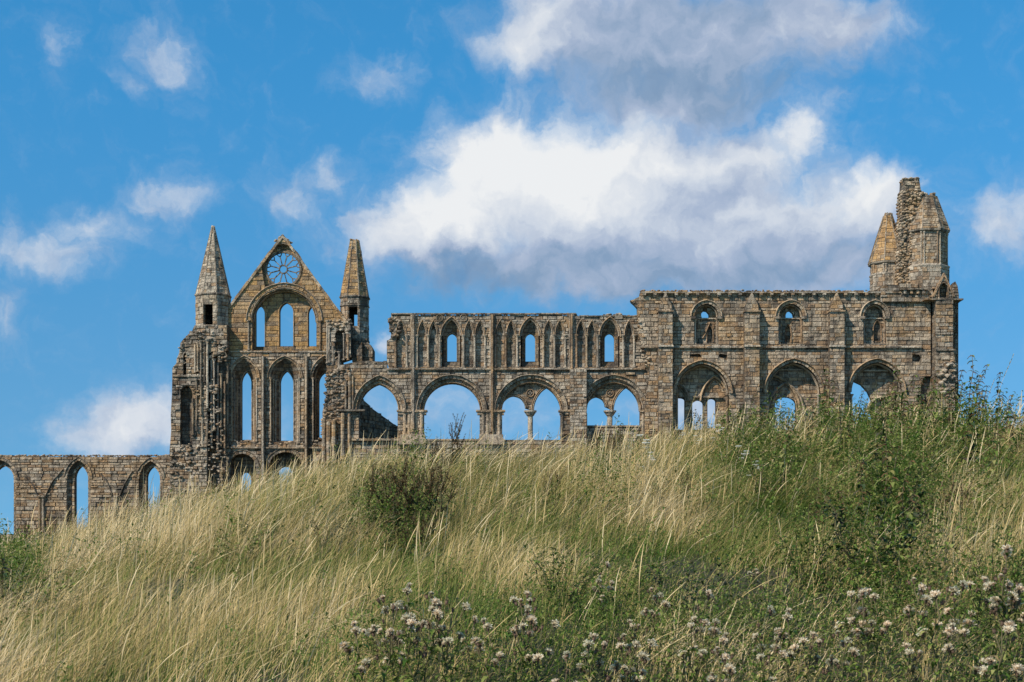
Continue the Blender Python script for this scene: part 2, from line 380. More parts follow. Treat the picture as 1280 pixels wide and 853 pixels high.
    def one(s, mb, fr, q, n, pr, tone, rough):
        c, i = s.geo(q, rough); j = lambda: R.uniform(-.22, .22) 
        mb.add([fr.pt(x, y, n - .04) for x, y in c] + [fr.pt(x + j() * .6, y + j() * .6, n + pr * .6) for x, y in c]
               + [fr.pt(x + j(), y + j(), n + pr + R.uniform(-.03, .03)) for x, y in i], s.FC, tone)
ICO = None
PH = (1 + 5 ** .5) / 2
ICV = [Vector(v) / 1.9 for v in ((-1, PH, 0), (1, PH, 0), (-1, -PH, 0), (1, -PH, 0), (0, -1, PH), (0, 1, PH), (0, -1, -PH), (0, 1, -PH), (PH, 0, -1), (PH, 0, 1), (-PH, 0, -1), (-PH, 0, 1))]
ICF = [(0, 11, 5), (0, 5, 1), (0, 1, 7), (0, 7, 10), (0, 10, 11), (1, 5, 9), (5, 11, 4), (11, 10, 2), (10, 7, 6), (7, 1, 8), (3, 9, 4), (3, 4, 2), (3, 2, 6), (3, 6, 8), (3, 8, 9), (4, 9, 5), (2, 4, 11), (6, 2, 10), (8, 6, 7), (9, 8, 1)]
def lump(mb, c, sx, sy, sz, tone=None):       # one irregular worn rubble block
    e = lambda x: math.copysign(abs(x) ** .6, x)
    rz = Matrix.Rotation(R.uniform(-.5, .5), 3, 'Z') @ Matrix.Rotation(R.uniform(-.25, .25), 3, 'Y')
    mb.add([rz @ Vector((e(v.x) * sx * R.uniform(.8, 1.1), e(v.y) * sy * R.uniform(.8, 1.1), e(v.z) * sz * R.uniform(.8, 1.1))) + c for v in ICV], ICF, R.random() if tone is None else tone)
def inside(poly, x, y):
    c = cuts([poly], y); return any(a[0] <= x <= b[0] for a, b in zip(c[::2], c[1::2]))
def rubble(mb, fr, poly, n0, n1, cnt, s=(.12, .34)):
    xs = [p[0] for p in poly]; ys = [p[1] for p in poly]; k = 0
    while k < cnt:
        x = R.uniform(min(xs), max(xs)); y = R.uniform(min(ys), max(ys))
        if not inside(poly, x, y): continue
        k += 1; a = R.uniform(*s)
        lump(mb, fr.pt(x, y, R.uniform(n0, n1)), a * 1.2, a * 1.2, a * .75)
def ragtop(mb, fr, pts, n0, n1, s=(.12, .3), step=3.0):   # loose stones along a broken wall head
    for x, y in resample(pts, step):
        for n in np.arange(n0, n1, .55):
            if R.random() < .75:
                a = R.uniform(*s); lump(mb, fr.pt(x + R.uniform(-1.3, 1.3), y - R.uniform(-.4, .7), n + R.uniform(0, .4)), a * 1.3, a, a * .62)
def string(mb, fr, x0, x1, y, n0, n1, h=1.6, seg=22):
    x = x0
    while x < x1 - 1:
        xe = min(x + R.uniform(seg * .6, seg * 1.3), x1); d = R.uniform(-.15, .15)
        box(mb, fr, x + .06, xe - .06, y - h / 2 + d, y + h / 2 + d, n0, n1 + R.uniform(-.03, .03), R.random()); x = xe
# ================================================================== GROUND
def crest_slope(th):                          # slope of the sight line that grazes the hill's crest, by bearing X/Y
    px = 640 + F * th
    ys = [(-900, 760), (-300, 705), (0, 676), (60, 662), (130, 640), (220, 618), (300, 594), (400, 573), (470, 557), (560, 551), (700, 547), (820, 540), (900, 528), (1000, 516), (1150, 513), (1280, 514), (1600, 510), (2300, 530)]
    px = max(-900, min(2300, px))
    for (a, ya), (b, yb) in zip(ys, ys[1:]):
        if px <= b: return (700 - (ya + (yb - ya) * (px - a) / (b - a))) / F
    return .09
YC = 15.0
def ground_z(X, Y):
    if Y <= YC:
        zc = crest_slope(X / YC) * YC - .30
        t = max(0, (Y - 2.5) / (YC - 2.5)); b = -1.6
        s = t ** .86
        return b + (zc - b) * s + .05 * math.sin(X * 2.1 + Y) * math.sin(Y * 1.7) * min(1, t * 3)
    s = crest_slope(X / Y); zc = s * YC - .30
    if Y < 40: u = (Y - YC) / 25; u = u * u * (3 - 2 * u); return zc * (1 - u) + (s * 40 - 1.4) * u if u > 0 else zc
    z = s * Y - 1.4 - (Y - 40) * .006
    if Y > 222: u = min(1, (Y - 222) / 120); u = u * u * (3 - 2 * u); z = z * (1 - u) + (-14) * u
    return z
def make_ground():
    Ys = [-40, -15, -5, -1] + list(np.linspace(0.5, 20, 66)) + list(np.linspace(21, 60, 20)) + list(np.linspace(66, 240, 30)) + [260, 280, 300, 320, 345, 500, 1200, 4000, 12000, 25000]
    th = list(np.linspace(-1.6, -.5, 8)) + list(np.linspace(-.46, .46, 93)) + list(np.linspace(.5, 1.6, 8))
    vs = []; fs = []
    for Y in Ys:
        for t in th:
            X = t * max(Y + 6, 6) if Y < 40 else t * (Y + 6); 
            if Y < 0: X = t * 30
            vs.append((X, Y, ground_z(X, max(Y, .5)) if Y > 0 else -1.6))
    k = len(th)
    fs = [(i * k + j, i * k + j + 1, (i + 1) * k + j + 1, (i + 1) * k + j) for i in range(len(Ys) - 1) for j in range(k - 1)]
    mb = MB(); mb.add(vs, fs); o = mb.build('ground', M['ground'], smooth=True); o['kind'] = 'structure'; o['label'] = 'long grassy hillside rising towards the ruins and falling away behind them'
make_ground()
def glev(px, Y): return 700 - ground_z((px - 640) / F * Y, Y) * F / Y + 14      # photo row of the ground at a wall's foot, a little below it

# ================================================================== A: low pierced wall at the left
def low_wall():
    fr = front(210); rt = root('aisle_ruin', fr.pt(60, 690), 'long low ruined stone wall with three pointed window openings, left of the gabled facade', 'wall'); S = Stones(rt)
    yb = 720; top = [(-120, 570)]
    x = -120
    while x < 222: top += [(x, 570 + R.uniform(-1, 1.4))]; x += R.uniform(6, 14); top += [(x, top[-1][1])]
    out = [(-120, yb)] + top + [(x, yb)]
    wins = [(3.5, 12.5, 582, 598, 668), (100.5, 8.6, 582, 598, 662), (190.5, 8.6, 583, 598, 660), (-90, 10, 582, 598, 668)]
    fh = [arch(cx - 2, hw + 6, ya - 7, ys + 1, yb_) for cx, hw, ya, ys, yb_ in wins]; bh = [arch(cx, hw, ya, ys, yb_) for cx, hw, ya, ys, yb_ in wins]
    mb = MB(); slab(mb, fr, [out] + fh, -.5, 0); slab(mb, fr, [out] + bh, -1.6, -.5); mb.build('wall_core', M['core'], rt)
    S.lay(fr, [out] + fh, 0, 'mix', (2.6, 4.6), (6, 14), miss=.02)
    for f_, b_ in zip(fh[:3], bh[:3]):
        mb = MB(); splay(mb, fr, f_, -.06, b_, -.62); mb.build('window_reveal', M['core'], rt)
        mb = MB(); voussoirs(mb, fr, f_[1:-1], -.3, 2.4, -.3, .12, 4); voussoirs(mb, fr, b_, 0, 2.5, -.7, -.40, 5); mb.build('arch_ring', M['mix'], rt)
        mb = MB(); ring(mb, fr, f_[2:-2], 2.2, 4.0, 0, .26, .2); mb.build('hood_mould', M['dark'], rt)
    for cx, yv, pts in ((52, 622, [(33, 597), (42, 607), (47, 620)]), (52, 622, [(79, 587), (66, 602), (57, 620)]), (146, 622, [(126, 592), (135, 604), (141, 620)]), (146, 622, [(166, 589), (157, 603), (150, 620)])):
        mb = MB(); ring(mb, fr, resample(pts, 3), -1, 1.2, 0, .32, .1); mb.build('vault_rib_scar', M['dark'], rt)
    for cx in (50, 54.5, 146):
        mb = MB(); shaft(mb, fr, cx, 1.9, 622, 665, .15); mb.build('shaft', M['dark'], rt)
    mb = MB(); ragtop(mb, fr, [(-118, 569.5), (222, 569.5)], -1.5, 0, (.1, .2), 3.6); mb.build('loose_top_stones', M['mix'], rt, stuff=True)
    S.finish()
low_wall()

# ================================================================== octagonal turret pieces
def octo(S, fr, cx, ncen, r0, y0, r1, y1, m, parent, hole=None, backhole=None, courses=(3.6, 5), w=(6, 11), thick=.28, name='turret_wall', ribs=False):
    """a ring of eight leaning faces: apothem r1 at the foot y1, r0 at the head y0 (tenths of a metre)"""
    k = fr.k; C0 = fr.pt(cx, y1, ncen); h = (y1 - y0) * k; core = MB(); rib = MB()
    for i in range(8):
        a = math.pi / 4 * i
        d = fr.N * math.cos(a) + fr.U * math.sin(a); u = fr.U * math.cos(a) - fr.N * math.sin(a)
        hw1 = r1 * math.tan(math.pi / 8); hw0 = r0 * math.tan(math.pi / 8)
        V = (fr.V * h + d * ((r0 - r1) * k)); L = V.length; V.normalize(); nn = u.cross(V); 
        if nn.dot(d) < 0: nn = -nn
        f2 = Fr(C0 + d * (r1 * k), u, V, nn, k); Lh = L / k
        poly = [(-hw1, 0), (-hw0, -Lh), (hw0, -Lh), (hw1, 0)]; P_ = [poly]
        hl = hole if i == 0 else backhole if i == 4 else None
        if hl: P_.append([(hl[0] - cx, hl[3] - y1), (hl[0] - cx, hl[2] - y1), (hl[1] - cx, hl[2] - y1), (hl[1] - cx, hl[3] - y1)])
        slab(core, f2, P_, -thick, 0)
        if i in (0, 1, 2, 6, 7): S.lay(f2, P_, 0, m, courses, w, parent=parent, proud=(.02, .07), miss=.004, joint=.22)
        if ribs:
            e0, e1 = f2.pt(hw1, 0, .03), f2.pt(hw0, -Lh, .03); t = (u + d).normalized() * .09; s_ = (u - d).normalized() * .09
            rib.add([e0 + t, e0 + s_, e0 - s_, e1 + t, e1 + s_, e1 - s_], [(0, 1, 4, 3), (0, 3, 5, 2), (1, 2, 5, 4), (3, 4, 5)], .4)
    o = core.build(name, M['core'], parent)
    if ribs: rib.build('spire_rib', M['dark'], parent)
def octring(fr, cx, ncen, prof, parent, name='cornice', m='dark'):
    mb = MB(); k = fr.k; vs = []
    for r, y in prof:
        c = fr.pt(cx, y, ncen)
        for i in range(8):
            a = math.pi / 8 + math.pi / 4 * i; rr = r / math.cos(math.pi / 8) * k
            vs.append(c + fr.U * (rr * math.sin(a)) + fr.N * (rr * math.cos(a)))
    fs = [(j * 8 + i, j * 8 + (i + 1) % 8, (j + 1) * 8 + (i + 1) % 8, (j + 1) * 8 + i) for j in range(len(prof) - 1) for i in range(8)]
    fs += [tuple(range(8)), tuple((len(prof) - 1) * 8 + i for i in reversed(range(8)))]
    mb.add(vs, fs, .4); return mb.build(name, M[m], parent)
def crockets(fr, cx, ncen, r0, y0, r1, y1, parent, m='dark'):
    mb = MB(); k = fr.k; y = y1 - 3
    while y > y0 + 3:
        t = (y - y0) / (y1 - y0); rr = (r0 + (r1 - r0) * t) / math.cos(math.pi / 8) * k
        for i in range(8):
            a = math.pi / 8 + math.pi / 4 * i
            lump(mb, fr.pt(cx, y, ncen) + fr.U * (rr * math.sin(a)) + fr.N * (rr * math.cos(a)), .10, .10, .14)
        y -= 3.4
    mb.build('crocket_row', M[m], parent, stuff=True)

# ================================================================== B: gabled facade
def gable_facade():
    fr = front(206); rt = root('gabled_facade', fr.pt(340, 680), 'ruined gable end with rose window, two rows of lancets and two pointed turrets', 'ruin'); S = Stones(rt)
    yb = 690
    # --- gable head
    gab = [(272, 446), (272, 402), (276, 397), (350, 297), (353.5, 295.5), (357, 297), (433, 401), (433, 446)]
    rose = [(353.5 + 22.5 * math.sin(a), 336 - 22.5 * math.cos(a)) for a in np.linspace(0, 2 * math.pi, 28, endpoint=False)]
    rec = arch(353.5, 26, 305, 336, 357, 8); rec[0] = (331, 358); rec[-1] = (376, 358)
    big = arch(355.5, 40, 362, 402, 438)
    mb = MB(); slab(mb, fr, [gab, rec, big], -.55, 0); slab(mb, fr, [gab, rose, big], -.9, -.55)
    lan = [arch(323.5, 5.6, 381, 391, 432), arch(356.5, 8.4, 377, 389, 431.5), arch(390, 5.8, 381, 391, 431.5)]
    gin = [(290, 446), (290, 396), (316, 360), (395, 360), (421, 396), (421, 446)]
    slab(mb, fr, [gin] + lan, -1.9, -1.15); mb.build('gable_wall', M['corew'], rt)
    S.lay(fr, [gab, rec, big], 0, 'warm', (3.8, 6.0), (9, 22), miss=.006, proud=(.02, .09))
    S.lay(fr, [rec, rose], -.55, 'warm', (3.5, 5), (6, 10), proud=(.01, .04))
    S.lay(fr, [arch(355.5, 40, 362, 402, 438)] + lan, -1.15, 'warm', (4, 5.5), (7, 14), proud=(.01, .06))
    mb = MB(); splay(mb, fr, big, -.02, offset(big, -1.0), -1.18); mb.build('arch_reveal', M['corew'], rt)
    for l in lan:
        mb = MB(); ring(mb, fr, l, .1, 1.6, -1.15, -1.0, .3); mb.build('lancet_moulding', M['warm'], rt)
    mb = MB(); ring(mb, fr, big[1:-1], 6.5, 8.6, 0, .30, .3); mb.build('hood_mould', M['mix'], rt)
    mb = MB(); voussoirs(mb, fr, big[1:-1], 3.4, 6.6, -.2, .12, 5); mb.build('arch_ring', M['warm'], rt)
    mb = MB(); ring(mb, fr, big[1:-1], .3, 3.3, -.25, .16, .2); ring(mb, fr, big[1:-1], -2.0, .2, -.8, -.25, .2); mb.build('arch_roll', M['mix'], rt)
    for x, n in ((311, .12), (315, -.2), (396.5, -.2), (400.5, .12)):
        mb = MB(); shaft(mb, fr, x, 1.3, 402.5, 438, n); mb.build('shaft', M['dark'], rt)
    # rose window tracery, each member a part
    rx, ry = 353.5, 336
    mb = MB(); ring(mb, fr, [(rx + 22 * math.sin(a), ry - 22 * math.cos(a)) for a in np.linspace(0, 2 * math.pi, 37)], -1.6, .9, -.75, -.38, .1, False); rw = mb.build('rose_window', M['dark'], rt)
    mb = MB(); ring(mb, fr, [(rx + 5 * math.sin(a), ry - 5 * math.cos(a)) for a in np.linspace(0, 2 * math.pi, 21)], -.7, .8, -.7, -.42, .1, False); mb.build('rose_hub', M['dark'], rw)
    for i in range(12):
        a = math.pi / 6 * i + math.pi / 12; mb = MB()
        f2 = Fr(fr.pt(rx, ry, 0), fr.U * math.cos(a) - fr.V * math.sin(a), fr.V * math.cos(a) + fr.U * math.sin(a), fr.N, fr.k)
        box(mb, f2, -.55, .55, -17.2, -5.2, -.7, -.44, .2)
        for s in (-1, 1): ring(mb, f2, [(0, -16.6), (s * 1.5, -17.6), (s * 2.6, -19.2), (s * 3.2, -21.5)], -.5, .5, -.7, -.46, .2, False)
        mb.build('tracery_spoke', M['dark'], rw)
    # raking coping
    for a, b in (((272, 402), (353.5, 293.5)), ((353.5, 293.5), (435, 404))):
        mb = MB(); q = resample([a, b], 9)
        for p, r_ in zip(q, q[1:]): ring(mb, fr, [p, ((p[0] * .03 + r_[0] * .97), (p[1] * .03 + r_[1] * .97))], -2.6, R.uniform(.2, .8), -1.0, .22 + R.uniform(-.05, .05), R.random(), False)
        mb.build('coping', M['mix'], rt)
    mb = MB(); ragtop(mb, fr, [(345, 300), (353, 295), (362, 303)], -.9, 0, (.12, .26), 3); mb.build('loose_top_stones', M['mix'], rt, stuff=True)
    mb = MB(); string(mb, fr, 284, 411, 440, 0, .26, 1.8); mb.build('string_course', M['mix'], rt)
    # --- tall lancets below
    low = [(268, 441), (418, 441), (418, yb), (268, yb)]
    A1 = [(305.5, 20, 444, 473, 553, 305.8, 6, 464, 478, 549), (356.5, 22.5, 444, 473, 553, 356.5, 8, 463, 478, 550), (406, 19, 444, 474, 553, 404, 7, 465, 478, 548)]
    fh = [arch(c[0], c[1] - 4.2, c[2] + 5, c[3], c[4]) for c in A1]; bh = [arch(c[5], c[6], c[7], c[8], c[9]) for c in A1]
    lo = [arch(303, 17, 567, 584, yb + 5), arch(357, 21, 565, 584, yb + 5)]; lob = [arch(305, 6.5, 590, 598, 616), arch(355, 9, 583, 590, 616)]
    mb = MB(); slab(mb, fr, [[(268, 441), (424, 441), (424, 560), (268, 560)]] + fh, -1.0, 0); slab(mb, fr, [[(268, 441), (424, 441), (424, 560), (268, 560)]] + bh, -2.1, -1.5)
    wall = [(268, 560), (424, 560), (424, yb + 20), (268, yb + 20)]
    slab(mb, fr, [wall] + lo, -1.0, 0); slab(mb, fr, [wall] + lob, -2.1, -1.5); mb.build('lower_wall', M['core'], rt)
    mid = [(268, 441), (424, 441), (424, 560), (268, 560)]
    S.lay(fr, [mid] + fh, 0, 'grey', (3.8, 5.6), (6, 12)); S.lay(fr, [wall] + lo, 0, 'grey', (4, 6), (7, 13))
    for f_, b_ in zip(fh, bh):
        mb = MB(); splay(mb, fr, offset(f_, -.2), -.1, b_, -1.55); mb.build('window_reveal', M['core'], rt)
        mb = MB(); ring(mb, fr, f_[1:-1], 2.6, 4.4, 0, .32, .3); mb.build('hood_mould', M['mix'], rt)
        mb = MB(); ring(mb, fr, f_[1:-1], .2, 2.3, -.1, .18, .8); ring(mb, fr, offset(f_, -2.6)[1:-1], -.5, 1.8, -.75, -.3, .7); mb.build('arch_roll', M['grey'], rt)
        mb = MB(); ring(mb, fr, b_, .2, 1.9, -1.55, -1.28, .5); mb.build('lancet_moulding', M['grey'], rt)
        for s_, xx in ((1, f_[0][0]), (-1, f_[-1][0])):
            for off, n in ((.3, .12), (2.9, -.45), (5.2, -.85)):
                mb = MB(); shaft(mb, fr, xx + s_ * off, .95, 474 + off * .4, 552, n); mb.build('shaft', M['grey'], rt)
        mb = MB(); ring(mb, fr, b_[:1] + b_[-1:], -1, 2, -1.7, -.3, .4, False); 
    for x, w_ in ((329.5, 3.2), (383.5, 3.0)):
        mb = MB(); box(mb, fr, x - w_ / 2 - 1, x + w_ / 2 + 1, 446, 600, -.05, .45, .3); mb.build('pilaster', M['core'], rt)
        mb = MB(); shaft(mb, fr, x, 1.6, 446, 600, .55, False); mb.build('shaft', M['grey'], rt)
    mb = MB(); string(mb, fr, 272, 420, 560, 0, .40, 1.8); mb.build('string_course', M['mix'], rt)
    for l in lo:
        mb = MB(); voussoirs(mb, fr, l[1:-1], -.3, 3.2, -.4, .18, 4.5); ring(mb, fr, l[1:-1], 3, 4.6, 0, .3, .3); mb.build('arch_ring', M['dark'], rt)
    mb = MB(); rubble(mb, fr, [(285, 560), (285, 548), (300, 551), (326, 552), (340, 554), (372, 551), (384, 553), (400, 548), (412, 552), (412, 560)], -1.2, .1, 120, (.12, .3)); mb.build('sill_rubble', M['mix'], rt, stuff=True)
    # --- left buttress mass with its clustered shafts
    fl = Fr(fr.pt(0, 0, 0), fr.U, fr.V, fr.N, fr.k)
    mass = [(216, yb + 30), (215, 565), (217, 540), (216.5, 520), (218, 495), (218.5, 462), (221, 459), (223.5, 456), (224, 450), (227, 444), (228.5, 431), (233, 425), (239, 422), (243, 416), (246, 409), (287, 409), (287, 440), (262, 452), (262, yb + 30)]
    nich = arch(236, 7.2, 484, 494, 557, 6); n2 = [(232.5, 470), (232.5, 444), (235.5, 441), (236, 470)]
    mb = MB(); slab(mb, fl, [mass, nich, n2], .6, 1.5); slab(mb, fl, [mass], -2.6, .6); box(mb, fl, 258, 289, 440, yb, -2.4, .35); mb.build('buttress', M['core'], rt)
    S.lay(fl, [mass, nich, n2], 1.5, 'grey', (3.4, 5.6), (5, 11), miss=.05, proud=(.02, .22), rough=.5)
    # left flank of the buttress
    for x, y0, y1, n in ((247, 433, 468, 1.75), (250.5, 432, 467, 1.85), (254.5, 430, 520, 1.8), (259, 434, 480, 1.7), (262.5, 428, 512, 1.75), (266.5, 446, 560, 1.2), (270, 452, 540, 1.35), (274, 455, 566, 1.0), (278, 470, 560, .9), (282.5, 478, 600, .9), (249, 478, 540, 1.75), (256, 500, 560, 1.6), (262, 522, 556, 1.6), (244.5, 500, 545, 1.75), (285.5, 456, 560, .55)):
        mb = MB(); c = R.random() < .6; shaft(mb, fl, x, R.uniform(1.0, 1.6), y0, y1, n, c, R.random() < .5); mb.build('shaft', M[R.choice(['grey', 'dark'])], rt)
    mb = MB()
    for px, py, n, a in ((254, 421, 1.7, 6), (263, 427, 1.6, 7), (277, 436, 1.3, 8), (280, 450, 1.1, 6), (249, 492, 1.7, 4), (262, 486, 1.5, 5), (270, 489, 1.4, 5)):
        rubble(mb, fl, [(px - a, py - a), (px + a, py - a), (px + a * .8, py + a), (px - a * .8, py + a)], n - .3, n + .2, 22, (.09, .22))
    rubble(mb, fl, [(243, 556), (248, 470), (272, 470), (284, 560), (290, 620), (230, 620)], 1.3, 1.62, 240, (.09, .22))
    rubble(mb, fl, [(216, 560), (244, 556), (250, 620), (214, 620)], 1.4, 1.75, 70, (.12, .26))
    rubble(mb, fl, [(222, 462), (228, 432), (246, 412), (285, 410), (285, 428), (240, 470)], 1.3, 1.6, 170, (.09, .22))
    mb.build('broken_masonry', M['grey'], rt, stuff=True)
    for p in ([(263, 446), (270, 442), (277, 430), (283, 442), (286, 448)], ):
        mb = MB(); ring(mb, fl, p, -.6, 1, .9, 1.5, .8, False); mb.build('gablet', M['grey'], rt)
    for a_ in ((fl, 219, 262, 472, 1.5, 1.78, 1.8, 10), (fl, 229, 250, 482.5, 1.5, 1.75, 2, 12)):
        mb = MB(); string(mb, *a_); mb.build('string_course', M['grey'], rt)
    # --- right pier with a broken niche
    pr = [(409.5, 405), (418, 403), (426, 404.5), (437, 403), (440, 407), (440, 448), (428, 452), (428, yb), (409.5, yb)]
    ni = arch(427, 6.5, 414, 420, 450, 5)
    mb = MB(); slab(mb, fr, [pr, ni], .3, 1.2); slab(mb, fr, [pr], -1.6, .3); mb.build('pier', M['core'], rt)
    S.lay(fr, [pr, ni], 1.2, 'grey', (3.2, 5), (4.5, 9), miss=.03, proud=(.02, .15))
    for x, y0, y1 in ((413, 408, 455), (418, 436, 458), (425.5, 443, 462), (431, 420, 452), (436.5, 425, 452), (410.5, 404, 456)):
        mb = MB(); shaft(mb, fr, x, R.uniform(.9, 1.5), y0, y1, 1.3); mb.build('shaft', M['grey'], rt)
    mb = MB(); rubble(mb, fr, [(410, 402), (440, 402), (440, 416), (411, 414)], .6, 1.3, 60, (.12, .3)); rubble(mb, fr, [(418, 425), (424, 425), (424, 450), (418, 450)], .8, 1.2, 14, (.1, .25)); mb.build('broken_masonry', M['grey'], rt, stuff=True)
    # masonry under the right turret
    rp = [(440, 425), (440, 452), (466, 452), (466, 436), (464, 432), (459, 428), (459, 423), (440, 423)]
    mb = MB(); slab(mb, fr, [rp + []], -3.2, -.2); slab(mb, fr, [[(446, 440), (446, 452), (453, 452), (453, 428)]], -.2, .6); mb.build('turret_base', M['core'], rt)
    S.lay(fr, [rp], -.2, 'dark', (3.4, 5), (5, 9), miss=.02)
    # --- turrets
    def turret(cx, ncen, yt, r0, label, kind, hole, back, ybase, m):
        t = MB(); box(t, fr, cx - 2, cx + 2, ybase - 1, ybase, ncen - .2, ncen + .2); body = t.build('turret', M['core'], rt, label=label)
        octo(S, fr, cx, ncen, 20 if kind == 'l' else 17, 371, 20 if kind == 'l' else 17, ybase, 'grey', body, hole, back)
        rr = 20.5 if kind == 'l' else 17.6
        octring(fr, cx, ncen, [(rr - 1, 371), (rr + .5, 371), (rr + 1.3, 369.8), (rr + 1.1, 368.6), (rr, 368)], body)
        if kind != 'l': octring(fr, cx, ncen, [(rr - 1, 381.5), (rr + .6, 381), (rr + .6, 380), (rr - 1, 379.5)], body)
        octring(fr, cx, ncen, [(rr - 1, ybase), (rr + .8, ybase), (rr + .8, ybase - 1.3), (rr - 1, ybase - 2)], body)
        t = MB(); box(t, fr, cx - .6, cx + .6, yt - 1.4, yt, ncen - .1, ncen + .1); sp = t.build('spire', M[m], rt)
        octo(S, fr, cx, ncen, r0, yt, rr - .6, 368.5, m, sp, courses=(3.2, 4.4), w=(4.5, 9), name='spire_wall', ribs=True)
        crockets(fr, cx, ncen, r0, yt, rr - .6, 368.5, sp)
        t = MB(); 
        for i in range(9): lump(t, fr.pt(cx + R.uniform(-r0, r0), yt - R.uniform(0, 1), ncen + R.uniform(-r0, r0) * .1), .16, .16, .14)
        t.build('broken_tip', M[m], sp)
    turret(265.3, -.6, 283, 1.3, 'grey octagonal turret with a sharp spire', 'l', (256.5, 268.5, 383, 408), None, 410, 'grey')
    turret(441.3, -2.2, 297, 5.0, 'ochre and grey octagonal turret with a blunt broken spire', 'r', (435.5, 446.5, 383, 407), (439.2, 443.5, 388, 406), 425, 'warm')
    S.finish()
gable_facade()

# ================================================================== C: dark side wall seen through the first arch
def side_wall():
    o = Vector((-21.5, 203.5, 0)); U = Vector((11, 24, 0)).normalized(); fr = Fr((o.x, o.y, 70 * .1015), U, (0, 0, 1), (U.y, -U.x, 0), .1)
    # photo rows near y=700-10z; u runs away from the camera
    rt = root('porch_ruin', fr.pt(60, 600), 'dark sloping broken wall with one small pointed window, seen through the leftmost wide arch', 'wall')
    k = lambda py: (py - 700) * 1.03 
    fr.o = Vector((o.x, o.y, 0))
    out = [(0, k(620)), (0, k(470)), (30, k(485)), (60, k(503)), (262, k(556)), (262, k(620))]
    h = arch(196, 17, k(537), k(544), k(556), 6)
    mb = MB(); slab(mb, fr, [out, h], -1.2, 0); mb.build('wall_core', M['core'], rt)
    S = Stones(rt); S.lay(fr, [out, h], 0, 'dark', (4, 6), (8, 15)); S.finish()  # darker facing stone adds to the shade this wall stands in
    mb = MB(); ring(mb, fr, h[1:-1], .5, 4, 0, .3, .3); mb.build('hood_mould', M['dark'], rt)
side_wall()

